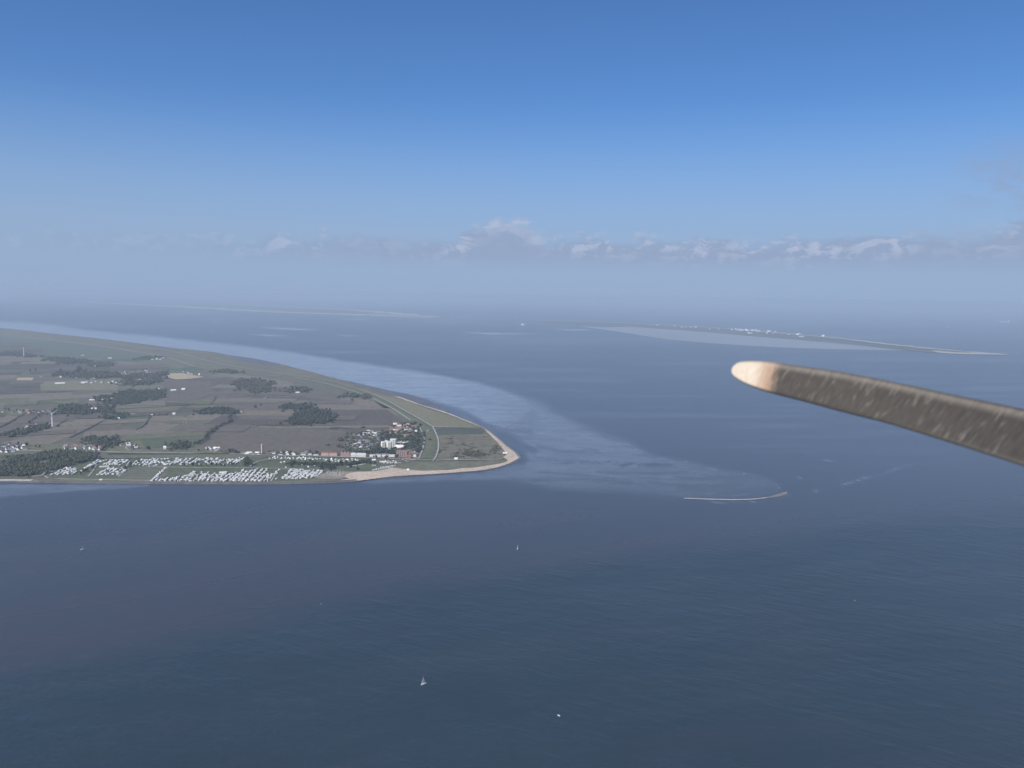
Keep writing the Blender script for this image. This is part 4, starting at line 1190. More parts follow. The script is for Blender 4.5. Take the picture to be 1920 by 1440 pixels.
block('terrace', 'long low white terrace in the middle of the street front', 'terrace', 667.8, 686, 856.4, 7.6, 12, 'white', 'white', 2, 10, balc=True)
block('gabled_house', 'pink three-gabled house left of the long white terraces', 'house', 638.5, 655.5, 855.4, 9.0, 12, 'pinkbrick', 'pinkbrick', 3, 9, gable=3)
block('terrace', 'pinkish red-roofed terrace at the western end of the street front', 'terrace', 602.4, 616, 853.8, 7.0, 12, 'palebrick', 'redroof', 2, 7, gable='x')
block('terrace', 'pinkish red-roofed terrace next to the three-gabled house', 'terrace', 617.2, 632, 854.2, 7.0, 12, 'palebrick', 'redroof', 2, 7, gable='x')
for i_, (xa, xb) in enumerate(((693, 703), (704.5, 714), (716, 727), (728.5, 741))):
    block('low_house', ['low white house nearest the long white terrace', 'second low white house east of the long white terrace', 'third low white house east of the long white terrace', 'low white house right beside the red brick block'][i_], 'house', xa, xb, 856 + 0.15 * (i_ % 2), 4.0, 8, 'white', 'offwhite', 1, 5, gable='x' if i_ % 2 else None)
block('clinic_wing', 'long orange-roofed wing behind the white towers', 'building', 744, 762, 818.6, 5.0, 11, 'palebrick', 'orangeroof', 2, 8, 0.1, gable='x')
block('clinic_wing', 'long pale-roofed wing beside the dyke path', 'building', 762.5, 783, 818.2, 4.5, 11, 'palebrick', 'orangeroof', 2, 8, -0.12, gable='x')
block('clinic_wing', 'orange-roofed house group at the northern village edge', 'building', 764, 777, 801, 5.0, 12, 'cream', 'orangeroof', 2, 6, 0.1, gable='x')
for i_, (xc, yc, ln, an) in enumerate(((750, 831.5, 24, 0.95), (759, 831, 22, 1.1), (762, 831.4, 22, 1.1), (771.5, 830, 26, 1.9), (775.5, 830, 26, 1.9))):
    house(G(xc, yc, 1), 7, ln, 6, face_angle(xc, yc) + math.pi / 2 + an, 'cream', 'white', ['white-roofed wing pointing at the tallest white tower', 'white-roofed wing in the middle of the clinic garden', 'second white-roofed wing in the middle of the clinic garden', 'inner one of two parallel white wings by the dyke', 'outer one of two parallel white wings by the dyke'][i_], None, 'building', 'clinic_wing')
# the brick tower
o = empty('brick_tower', G(492, 851.6, 1.0), face_angle(492, 851) + 0.55)
tag(o, 'tall slender pale brick tower behind the caravan camp', 'tower')
m = MB(); m.box(-2.4, 2.4, -2.4, 2.4, -1, 27); m.obj('shaft', M['palebrick'], o)
m = MB(); m.box(-2.65, 2.65, -2.65, 2.65, 27.003, 28.6); m.obj('cap', M['palebrick'], o)
for k_ in range(5):
    q = link(bpy.data.objects.new('window', WIN_MESH), o); q.location = (0, -2.4, 4 + k_ * 5)

# ------------------------------------------------------------------ wind turbine and mast
o = empty('wind_turbine', G(98.5, 800.4, 1.0), face_angle(98, 800) + 0.25)
tag(o, 'white three-bladed wind turbine in the brown field', 'wind turbine')
m = MB(); m.tube([(0, 0, -1), (0, 0, 20), (0, 0, 43)], [2.3, 1.9, 1.2], 14); m.obj('tower', M['white'], o)
m = MB(); m.prism([(-1.5, 42.2), (1.5, 42.2), (1.7, 44.8), (1.0, 45.8), (-1.0, 45.8), (-1.7, 44.8)], -2.6, 5.5); m.obj('nacelle', M['white'], o)
m = MB(); m.tube([(0, -2.62, 44), (0, -3.6, 44), (0, -4.6, 44)], [1.4, 1.2, 0.3], 10); m.obj('hub', M['white'], o)
for a in (2.30, 0.52, 4.45):
    m = MB()
    d = Vector((math.cos(a), 0, math.sin(a))); s_ = Vector((-math.sin(a), 0, math.cos(a)))
    st = [(1.0, 0.55, 0.5), (3.5, 1.35, 0.45), (9, 1.05, 0.3), (15, 0.7, 0.2), (20, 0.25, 0.08)]
    vs, fs = [], []
    for r_, cw, tk in st:
        c_ = Vector((0, -3.6, 44)) + d * r_
        vs += [c_ - s_ * cw * 0.5, c_ + Vector((0, -tk, 0)), c_ + s_ * cw * 1.3, c_ + Vector((0, tk, 0))]
    for i in range(len(st) - 1):
        for j in range(4):
            fs.append((i * 4 + j, i * 4 + (j + 1) % 4, i * 4 + 4 + (j + 1) % 4, i * 4 + 4 + j))
    fs += [(0, 1, 2, 3), (19, 18, 17, 16)]
    m.add(vs, fs); m.obj('blade', M['white'], o)
o = empty('transformer_hut', G(102, 800, 1.0), 0.3); tag(o, 'tiny white transformer hut at the turbine foot', 'hut')
m = MB(); m.box(-2, 2, -1.6, 1.6, -0.5, 2.6); m.obj('wall', M['white'], o)
m = MB(); m.prism([(-2.2, 2.6), (2.2, 2.6), (0, 3.4)], -1.8, 1.8); m.obj('roof', M['greyroof'], o)
o = empty('obelisk', G(68, 800.5, 1.0)); tag(o, 'small white conical tower at the grove below the turbine', 'tower')
m = MB(); m.tube([(0, 0, -0.5), (0, 0, 6), (0, 0, 10)], [2.2, 1.9, 1.4], 10); m.obj('shaft', M['white'], o)
m = MB(); m.tube([(0, 0, 10.003), (0, 0, 12.5)], [1.6, 0.1], 10); m.obj('roof', M['offwhite'], o)
o = empty('radio_mast', G(45, 669.5, 1.0)); tag(o, 'pale slender tower far out in the western fields', 'tower')
m = MB(); m.tube([(0, 0, -1), (0, 0, 30), (0, 0, 62)], [3.2, 2.6, 1.8], 10); m.obj('shaft', M['offwhite'], o)
m = MB(); m.tube([(0, 0, 62.003), (0, 0, 65)], [2.4, 2.0], 10); m.obj('platform', M['offwhite'], o)

# ------------------------------------------------------------------ the caravan camp
prof = [(-1.2, 0.45), (1.2, 0.45), (1.2, 2.2), (1.0, 2.6), (-1.0, 2.6), (-1.2, 2.2)]
CARAVANS, AWNINGS = [], []
for mi, (bw, bl) in enumerate((('white', 6.2), ('white', 7.4), ('cream', 6.6), ('offwhite', 6.4))):
    m = MB()
    m.prism(prof, -bl / 2, bl / 2, 0)
    m.box(-1.22, 1.22, -bl * 0.3, bl * 0.32, 1.45, 1.95, 1)
    m.box(-0.8, 0.8, bl / 2, bl / 2 + 0.02, 1.4, 2.0, 1)
    m.box(-0.08, 0.08, bl / 2, bl / 2 + 1.2, 0.45, 0.6, 1)
    for sy in (-0.45, 0.45):
        m.box(-1.15, 1.15, sy - 0.3, sy + 0.3, 0.0, 0.6, 1)
    CARAVANS.append(m.mesh('caravan', [M[bw], M['window']]))
for mn in ('white', 'offwhite', 'grey', 'offwhite'):
    m = MB()
    m.prism([(1.25, 0.0), (3.9, 0.0), (3.9, 1.8), (1.25, 2.5)], -2.6, 2.4, 0)
    AWNINGS.append(m.mesh('awning', M[mn]))

# rows of pitches: (from, to, how dense, place)
W_ = 'in the rows beside the forest'
B_ = 'in the western meadow camp'
M_ = 'in the inland camp rows'
L_ = 'in the lone diagonal line'
S_ = 'in the sea wall rows'
E_ = 'in the dense eastern block'
ROWS = []
for a, b in (((97, 891.6), (128, 875.5)), ((107, 891), (134, 877)), ((117, 890.6), (140, 878.5)), ((127, 890), (145, 880)), ((136, 889.8), (147, 883.5)), ((152, 884), (170, 874)), ((158, 879), (186, 862.5)), ((166, 877), (190, 864)), ((172, 874), (188, 866))):
    ROWS.append((a, b, 7.5, W_))
for a, b in (((181, 891.6), (203, 879)), ((190, 891.6), (212, 879.5)), ((199, 891.4), (222, 879)), ((209, 891), (230, 880)), ((219, 891), (237, 881)), ((228, 887), (240, 880)), ((193, 865), (204, 862.5)), ((196, 872), (214, 863)), ((206, 873), (226, 862.4)), ((214, 873.5), (234, 862.4)), ((224, 873), (240, 864)), ((203, 870), (212, 866))):
    ROWS.append((a, b, 7.5, B_))
for a, b in (((247, 873), (262, 863)), ((254, 872), (268, 862)), ((262, 873), (276, 862)), ((270, 873.5), (284, 861.5)), ((278, 873), (292, 861)), ((286, 870), (298, 861)), ((292, 862), (318, 860.5)), ((304, 866), (312, 873)), ((296, 866), (310, 870)), ((318, 872), (336, 862)), ((328, 870), (344, 861)), ((338, 871), (352, 861)),
             ((348, 868), (362, 859.5)), ((356, 870), (372, 860)), ((366, 868), (378, 861)), ((374, 864), (392, 859.5)), ((386, 867), (398, 860)), ((396, 868), (410, 860)), ((404, 870), (418, 861.5)), ((414, 867), (428, 861)), ((424, 869), (436, 861.5)), ((434, 871), (446, 862)), ((442, 870), (456, 860.5)), ((444, 864), (460, 858.6)), ((280, 875), (290, 875))):
    ROWS.append((a, b, 5.8, M_))
ROWS.append(((284, 902.6), (311, 877), 7.0, L_))
for a, b in (((290, 902.6), (297, 897)), ((298, 902.6), (303, 898)), ((308, 902.4), (316, 896)), ((318, 902.4), (324, 896.5)), ((328, 902.4), (336, 893)), ((338, 902.6), (348, 891)), ((347, 902.6), (358, 889)), ((355, 902.6), (366, 884)), ((362, 902.6), (372, 891)), ((372, 902.6), (382, 890)), ((378, 902.4), (392, 886)), ((388, 902.6), (402, 889)),
             ((396, 902.8), (412, 890)), ((404, 902.8), (420, 890)), ((413, 902.8), (432, 888.5)), ((421, 902.8), (438, 890)), ((430, 902.8), (450, 886)), ((438, 902.8), (461, 877.5)), ((446, 902.8), (464, 884)), ((454, 902.8), (472, 882)), ((462, 902.8), (484, 879)), ((470, 902.8), (494, 878.5)), ((478, 902.8), (502, 879)), ((486, 902.6), (504, 888)), ((494, 902.4), (510, 889)), ((502, 899), (514, 889)), ((512, 892), (524, 880)), ((516, 899), (520, 898))):
    ROWS.append((a, b, 7.2, S_))
for a, b in (((529, 898.4), (549, 879.5)), ((538, 898.8), (557, 881)), ((546, 898.6), (562, 883)), ((555, 898.2), (571, 883)), ((564, 897.8), (580, 883)), ((573, 897.2), (590, 882)), ((583, 896.6), (598, 882)), ((593, 895.4), (606, 883))):
    ROWS.append((a, b, 6.6, E_))
spots = []
for (a, b, sp, where) in ROWS:
    A_, B2 = G(*a, 1.3), G(*b, 1.3)
    n = max(2, int((B2 - A_).length / sp))
    ang = math.atan2(B2.y - A_.y, B2.x - A_.x)
    for i in range(n):
        if random.random() < 0.14: continue
        p = A_.lerp(B2, (i + 0.5) / n) + Vector((random.gauss(0, 1.2), random.gauss(0, 1.2), 0))
        spots.append((p, ang + (random.choice((0, math.pi)) if random.random() < 0.8 else 0.9) + random.gauss(math.pi / 2, 0.12), where))
for poly, n_, where in (([(250, 873), (262, 861), (350, 859), (455, 859), (448, 871), (400, 872)], 70, M_), ([(288, 902.4), (330, 893), (370, 886), (440, 884), (505, 886), (500, 902.4)], 75, S_), ([(183, 891), (203, 877), (240, 877), (226, 891)], 22, B_), ([(195, 872), (206, 862.5), (240, 862.5), (228, 872)], 22, B_), ([(100, 891), (128, 876), (147, 880), (138, 890)], 20, W_), ([(530, 898), (550, 880.5), (604, 883), (594, 895.5), (575, 897.5)], 45, E_)):
    for p in scatter(poly, n_, 6, 1.3):
        spots.append((p, random.uniform(0, 6.28), where))
spots.sort(key=lambda s: s[0].length)
rest_V, rest_F, rest_M, nb = [], [], [], 0


def mesh_arrays(me):
    v = np.array([q.co[:] for q in me.vertices])
    f, mi = [], []
    for q in me.polygons:
        vs = list(q.vertices)
        for k in range(1, len(vs) - 1):
            f.append((vs[0], vs[k], vs[k + 1])); mi.append(q.material_index)
    return v, np.array(f), np.array(mi)


CAR_ARR = [mesh_arrays(x) for x in CARAVANS]
AWN_ARR = [mesh_arrays(x) for x in AWNINGS]
for i, (p, rz, where) in enumerate(spots):
    ci = random.choices(range(4), (5, 3, 2, 2))[0]
    aw = random.random() < 0.6
    ai = random.randrange(4)
    if i < 300:
        o = link(bpy.data.objects.new('caravan', CARAVANS[ci]))
        o.location = p
        o.rotation_euler = (0, 0, rz)
        lab = ('white awning caravan ' if aw else 'plain white caravan ') + where
        tag(o, lab, 'caravan', ('awning caravans ' if aw else 'plain caravans ') + where)
        if aw: link(bpy.data.objects.new('awning', AWNINGS[ai]), o)
    else:
        ca, sa = math.cos(rz), math.sin(rz)
        for (v, f, mi), on, off in ((CAR_ARR[ci], True, None), (AWN_ARR[ai], aw, 2)):
            if not on: continue
            rest_V.append(np.stack([v[:, 0] * ca - v[:, 1] * sa + p.x, v[:, 0] * sa + v[:, 1] * ca + p.y, v[:, 2] + p.z], 1))
            rest_F.append(f + nb); nb += len(v)
            rest_M.append(mi if off is None else np.full(len(f), off))
o = link(bpy.data.objects.new('caravans', np_mesh('caravans', np.concatenate(rest_V), np.concatenate(rest_F), [M['white'], M['window'], M['offwhite']], np.concatenate(rest_M))))
tag(o, kind='stuff')
print('caravans', len(spots), 'trees', N_TREES[0])

# tents on the open lawn
m = MB(); m.add([(-2, -2, 0), (2, -2, 0), (2, 2, 0), (-2, 2, 0), (-0.7, 0, 2.6), (0.7, 0, 2.6)], [(0, 1, 5, 4), (1, 2, 5), (2, 3, 4, 5), (3, 0, 4), (3, 2, 1, 0)])
TENTS = [m.mesh('tent', M['white']), m.mesh('tent', M['offwhite'])]
for poly, n_, where in (([(505, 860), (512, 857), (560, 857.5), (598, 859), (598, 862), (540, 861.5)], 30, 'in the thin line across the open tent lawn'), ([(600, 860), (640, 861), (672, 861), (672, 867), (640, 867), (605, 863)], 30, 'in front of the street of terraces'), ([(500, 864), (540, 866), (600, 872), (590, 878), (520, 876)], 8, 'scattered on the middle lawn')):
    for p in scatter(poly, n_, 9, 1.2):
        o = link(bpy.data.objects.new('tent', random.choice(TENTS))); o.location = p; o.rotation_euler = (0, 0, random.uniform(0, 3)); o.scale = (random.uniform(0.8, 1.4),) * 3
        tag(o, 'small white tent ' + where, 'tent', 'tents ' + where)
# parked cars behind the beach
m = MB()
m.prism([(-2.2, 0.3), (2.2, 0.3), (2.25, 0.85), (1.2, 0.95), (0.6, 1.5), (-1.5, 1.5), (-2.1, 0.95), (-2.25, 0.85)], -0.88, 0.88, 0)
m.prism([(0.55, 1.0), (1.05, 1.0), (0.58, 1.42), (-1.45, 1.42), (-1.9, 1.0)], -0.895, 0.895, 1)
for sx in (-1.35, 1.35):
    m.tube([(sx, -0.9, 0.32), (sx, 0.9, 0.32)], 0.32, 8, 1)
CAR_ME = [m.mesh('car', [M[c_], M['window']]) for c_ in ('white', 'grey', 'offwhite', 'darkroof')]
CWORD = ['white', 'grey', 'silver', 'black']


def park(line, sp, where, weights=(6, 2, 3, 1), rot=0.0):
    a, b = G(*line[0], 1.5), G(*line[1], 1.5)
    n = int((b - a).length / sp)
    for i in range(n):
        if random.random() < 0.1: continue
        c_ = random.choices(range(4), weights)[0]
        o = link(bpy.data.objects.new('car', CAR_ME[c_])); o.location = a.lerp(b, (i + 0.5) / n)
        o.rotation_euler = (0, 0, math.atan2(b.y - a.y, b.x - a.x) + math.pi / 2 + rot)
        tag(o, f'parked {CWORD[c_]} car {where}', 'car', f'{CWORD[c_]} cars {where}')


park(((650, 876), (685, 870)), 2.7, 'in the long bright line beside the hedge', (8, 1, 2, 0))
park(((690, 866.5), (726, 864.6)), 4.5, 'on the front row of the beach car park')
park(((716, 867), (740, 867)), 4, 'on the middle row of the beach car park')
park(((730, 870), (752, 868)), 4, 'on the back row of the beach car park')
# vans on the grass by the car park
m = MB(); m.prism([(-2.9, 0.4), (2.9, 0.4), (2.9, 1.4), (2.2, 2.4), (1.9, 2.7), (-2.8, 2.8), (-2.9, 2.4)], -1.1, 1.1, 0); m.box(2.2, 2.75, -1.0, 1.0, 1.45, 1.9, 1); m.box(-1.5, 1.4, -1.12, 1.12, 1.5, 2.0, 1)
for sx in (-1.9, 1.9): m.tube([(sx, -1.12, 0.4), (sx, 1.12, 0.4)], 0.4, 8, 1)
VAN = m.mesh('motorhome', [M['white'], M['window']])
for p in scatter([(716, 865), (738, 864), (748, 867), (744, 869.5), (720, 869)], 11, 8, 1.5):
    o = link(bpy.data.objects.new('motorhome', VAN)); o.location = p; o.rotation_euler = (0, 0, random.uniform(0, 3)); tag(o, 'white motorhome parked near the beach chairs', 'motorhome', 'motorhomes near the beach chairs')
# hooded beach chairs in rows on the sand
m = MB(); m.prism([(-0.6, 0), (0.7, 0), (0.7, 0.5), (0.1, 0.6), (0.25, 1.6), (-0.55, 1.7)], -0.7, 0.7)
CHAIR = m.mesh('hooded_beach_chair', M['offwhite'])
for line in (((697, 882.6), (736, 876.4)), ((700, 880.8), (738, 874.6)), ((712, 876.8), (742, 873))):
    a, b = G(*line[0], 1.8), G(*line[1], 1.8)
    for i in range(15):
        o = link(bpy.data.objects.new('hooded_beach_chair', CHAIR)); o.location = a.lerp(b, (i + 0.5) / 15) + Vector((random.gauss(0, 0.8), random.gauss(0, 2), 0)); o.rotation_euler = (0, 0, -1.6 + random.gauss(0, 0.3)); o.scale = (1.3,) * 3
        tag(o, 'pale hooded beach chair in the rows behind the wide beach', 'beach chair', 'hooded beach chairs behind the beach')
# dinghies with bare masts on the sandy ground
m = MB(); m.add([(-0.7, -2.2, 0.5), (0.7, -2.2, 0.5), (0.75, 0.5, 0.55), (0, 2.4, 0.6), (-0.75, 0.5, 0.55), (-0.4, -2.1, 0), (0.4, -2.1, 0), (0, 2.0, 0.1)],
                [(0, 1, 2, 3, 4), (0, 5, 6, 1), (1, 6, 7, 3, 2), (0, 4, 3, 7, 5), (5, 7, 6)])
DHULL = m.mesh('hull', M['white'])
m = MB(); m.tube([(0, 0.4, 0.5), (0, 0.4, 7.5)], [0.09, 0.05], 6); m.tube([(0, 0.4, 1.2), (0, -1.8, 1.2)], 0.05, 5)
DMAST = m.mesh('mast', M['offwhite'])
for p in scatter([(612, 884), (640, 882), (646, 886), (638, 893), (614, 892)], 30, 6, 1.4):
    o = empty('dinghy', p, random.uniform(0, 6.28)); tag(o, 'small white dinghy with a bare mast stored on the sandy ground', 'dinghy', 'dinghies stored on the sandy ground')
    link(bpy.data.objects.new('hull', DHULL), o); link(bpy.data.objects.new('mast', DMAST), o)
# beacon at the sea wall
o = empty('harbour_light', G(502, 904.4, 0), face_angle(502, 904)); tag(o, 'small white light tower standing at the foot of the sea wall', 'light tower')
m = MB(); m.tube([(0, 0, -0.5), (0, 0, 5.5)], [1.4, 1.1], 10); m.obj('shaft', M['white'], o)
m = MB(); m.tube([(0, 0, 5.503), (0, 0, 6.8), (0, 0, 7.8)], [1.3, 1.2, 0.2], 10); m.obj('lantern', M['white'], o)
# groynes
for (px, py), l_, lab in (((148, 907.5), 26, 'short dark stone groyne below the western caravans'), ((26, 905.6), 60, 'long dark stone groyne in front of the pale promenade'), ((70, 906.4), 20, 'short dark stone groyne at the promenade end')):
    m = MB()
    p = G(px, py, 0)
    for k_ in range(40):
        q = Vector((random.uniform(-l_ / 2, l_ / 2), random.uniform(-4, 4), random.uniform(-0.3, 0.3)))
        s_ = random.uniform(0.8, 1.8)
        m.add([v * s_ * random.uniform(0.8, 1.1) + q for v in [Vector(t_) for t_ in ((-1, -1, -0.6), (1, -1, -0.6), (1, 1, -0.6), (-1, 1, -0.6), (-.6, -.7, .6), (.7, -.6, .6), (.6, .6, .6), (-.7, .6, .5))]],
              [(3, 2, 1, 0), (4, 5, 6, 7), (0, 1, 5, 4), (1, 2, 6, 5), (2, 3, 7, 6), (3, 0, 4, 7)])
    o = m.obj('groyne', M['darkroof']); o.location = p; tag(o, lab, 'groyne')

# ------------------------------------------------------------------ boats and ships
HULL_ST = [(-1.0, 0.55, 0.62), (-0.5, 0.85, 0.66), (0.1, 0.9, 0.72), (0.6, 0.6, 0.82), (1.0, 0.04, 0.95)]


def hull_mb(L, B, D, m):
    vs, fs = [], []
    for s, bw, sh in HULL_ST:
        x = s * L / 2
        vs += [(x, -bw * B / 2, D * sh), (x * 0.94, -bw * B / 2 * 0.72, 0), (x * 0.9, 0, -D * 0.4), (x * 0.94, bw * B / 2 * 0.72, 0), (x, bw * B / 2, D * sh)]
    for i in range(len(HULL_ST) - 1):
        for j in range(4):
            a = i * 5 + j
            fs.append((a, a + 1, a + 6, a + 5))
        fs.append((i * 5 + 4, i * 5, i * 5 + 5, i * 5 + 9))
    fs.append((4, 3, 2, 1, 0))
    return m.add(vs, fs)


def sailboat(px, py, heading, L, mast, label, sails=True):
    o = empty('sailing_boat', G(px, py, 0), heading)
    tag(o, label, 'sailing boat')
    hull_mb(L, L * 0.30, L * 0.15, MB()).obj('hull', M['white'], o)
    d = L * 0.15 * 0.7
    m = MB(); m.prism([(-L * .22, d), (L * .16, d), (L * .06, d + .55), (-L * .2, d + .6)], -L * .085, L * .085); m.obj('cabin', M['offwhite'], o)
    m = MB(); m.tube([(L * .08, 0, d), (L * .08, 0, mast)], [0.09, 0.05], 6); m.obj('mast', M['offwhite'], o)
    if sails:
        m = MB(); m.tube([(L * .08, 0, d + 1.2), (-L * .36, -L * .10, d + 1.25)], 0.07, 6); m.obj('boom', M['offwhite'], o)

        def sail(pts, name):
            a, b, c = [Vector(p) for p in pts]
            n = (b - a).cross(c - a).normalized()
            vs, fs, K = [], [], 6
            for side in (0, 1):
                for i in range(K + 1):
                    for j in range(3):
                        e = a.lerp(c, i / K); f = b.lerp(c, i / K)
                        q = e.lerp(f, j / 2) + n * (math.sin(math.pi * j / 2) * (1 - i / K) * L * .05 + side * 0.03)
                        vs.append(q)
            for side in (0, 1):
                for i in range(K):
                    for j in range(2):
                        z0 = side * (K + 1) * 3 + i * 3 + j
                        fs.append((z0, z0 + 1, z0 + 4, z0 + 3) if side else (z0 + 3, z0 + 4, z0 + 1, z0))
            mm = MB(); mm.add(vs, fs); mm.obj(name, M['white'], o)
        sail([(L * .075, 0, d + 1.35), (-L * .35, -L * .10, d + 1.4), (L * .078, 0, mast * 0.97)], 'mainsail')
        sail([(L * .46, 0, d + .5), (L * .06, -L * .08, d + .9), (L * .09, 0, mast * 0.86)], 'headsail')
    return o


sailboat(794, 1283, -2.35, 8.0, 10.5, 'white sailing boat under full sail in the foreground sea')
sailboat(970.5, 1029, 1.3, 7.5, 9, 'small white sailing boat below the sandy point')
sailboat(154.5, 1030.5, 0.9, 7, 8, 'small white sailing boat off the western sea wall')


def motorboat(px, py, heading, L, label):
    o = empty('motor_boat', G(px, py, 0), heading)
    tag(o, label, 'motor boat')
    hull_mb(L, L * 0.34, L * 0.17, MB()).obj('hull', M['white'], o)
    d = L * 0.17 * .68
    m = MB(); m.prism([(-L * .25, d), (L * .12, d), (L * .0, d + L * .13), (-L * .24, d + L * .14)], -L * .11, L * .11); m.obj('cabin', M['white'], o)
    m = MB(); m.prism([(L * .122, d + .05), (L * .125, d + .08), (L * .005, d + L * .125), (L * .002, d + L * .12)], -L * .1, L * .1); m.obj('windscreen', M['window'], o)


motorboat(1047.5, 1342, 2.4, 4.0, 'small white motor boat at the bottom of the open sea')
motorboat(602, 1132.5, 0.5, 2.3, 'tiny white motor boat on the smooth water left of centre')
motorboat(1602.5, 1126, 1.5, 2.6, 'tiny white motor boat on the rough water to the east')


def ship(px, py, L, B, D, label, dark=False, heading=0.0, sup=0.2):
    o = empty('ship', G(px, py, 0), face_angle(px, py) + heading)
    tag(o, label, 'ship')
    hull_mb(L, B, D, MB()).obj('hull', M['grey' if dark else 'white'], o)
    d = D * 0.72
    h = D * 1.5
    m = MB(); m.box(-L * (.30 + sup / 2), -L * (.30 - sup / 2), -B * .32, B * .32, d - 1, d + h); m.box(-L * (.30 + sup / 3), -L * (.30 - sup / 3), -B * .38, B * .38, d + h + .003, d + h * 1.3); m.obj('superstructure', M['white'], o)
    m = MB(); m.tube([(-L * .34, 0, d + h * 1.3), (-L * .34, 0, d + h * 1.9)], L * .018, 8); m.obj('funnel', M['offwhite'], o)
    m = MB(); m.tube([(L * .3, 0, d), (L * .3, 0, d + h)], L * .006, 6); m.obj('mast', M['offwhite'], o)


ship(1884, 604, 240, 32, 18, 'long pale cargo ship near the eastern horizon', False, math.pi, 0.12)
ship(1778, 614.5, 34, 10, 6, 'small white vessel beyond the eastern island tip', False, 0.3, 0.4)
ship(981, 609.5, 60, 14, 9, 'white ferry off the western end of the far island', False, 0.0, 0.6)
ship(1860, 591, 90, 20, 12, 'faint small ship nearest the horizon in the east', False, 0.0, 0.3)

# ------------------------------------------------------------------ the island town
for x, y, n_, where in ((1400, 619.4, 34, 'in the white island town'), (1300, 614.6, 9, 'scattered west of the island town'), (1480, 627.4, 6, 'scattered east of the island town')):
    for i in range(n_):
        px = random.gauss(x, 20 if n_ > 10 else 30)
        py = y + (px - x) * 0.072 + random.gauss(0, 0.9)
        s_ = random.uniform(13, 26)
        r_ = random.choice(['white', 'offwhite', 'greyroof'])
        house(G(px, py, 3.2), s_, s_ * random.uniform(1.2, 2.0), random.uniform(9, 20), random.uniform(0, 3), 'white', r_, f'tiny {ROOFWORD[r_]} house {where}', f'{ROOFWORD[r_]} houses {where}')
house(G(1406, 625, 3.2), 22, 60, 10, face_angle(1406, 625) + math.pi / 2, 'white', 'white', 'long white hall south of the island town', None, 'hall', 'hall')
house(G(1503, 631.6, 3.2), 22, 60, 9, face_angle(1503, 631) + math.pi / 2, 'offwhite', 'offwhite', 'long pale hall on the island marsh east of town', None, 'hall', 'hall')

# ------------------------------------------------------------------ the aeroplane's propeller
TIP, HUB = Vector((0.565, 2.02)), Vector((1.37, 1.50))       # plan positions relative to the camera (right, ahead)


def on_disc(px, py):
    """where the ray of this photograph point meets the propeller disc"""
    d = Vector(((px - W_PX / 2) / F_PX, -(py - H_PX / 2) / F_PX, -1.0))
    k = d.x
    s = (k * TIP.y - TIP.x) / ((HUB.x - TIP.x) - k * (HUB.y - TIP.y))
    dep = TIP.y + (HUB.y - TIP.y) * s
    return Vector((d.x * dep, d.y * dep, -dep))


top = [(1371.5, 694), (1373, 688), (1378, 682), (1387, 678), (1406, 676.6), (1429, 677), (1455, 679.6), (1481, 684), (1535, 691.5), (1590, 700), (1687, 719), (1784, 740), (1920, 768), (2010, 790), (2090, 815), (2160, 842)]
bot = [(1371.5, 696), (1374, 703), (1382, 710), (1397, 719), (1415, 726.5), (1436, 733.6), (1458, 739.6), (1481, 745.4), (1530, 758), (1578, 771), (1655, 790), (1720, 809), (1817, 839), (1920, 872), (2020, 905), (2110, 925)]
axis = Vector((math.sin(math.atan2(HUB.y - TIP.y, HUB.x - TIP.x) * -1) , 0, 0))
dv = Vector((HUB.x - TIP.x, 0, -(HUB.y - TIP.y))).normalized()
ax = Vector((-dv.z, 0, dv.x))                                  # along the propeller shaft
if ax.z > 0: ax = -ax                                          # points forward, away from the camera
prop_hub = on_disc(2290, 905)
WM = CAM_M
prop = empty('propeller', WM @ prop_hub)
prop.rotation_euler = WM.to_euler()
tag(prop, 'dark scuffed propeller with a cream painted blade tip in front of the camera', 'propeller')


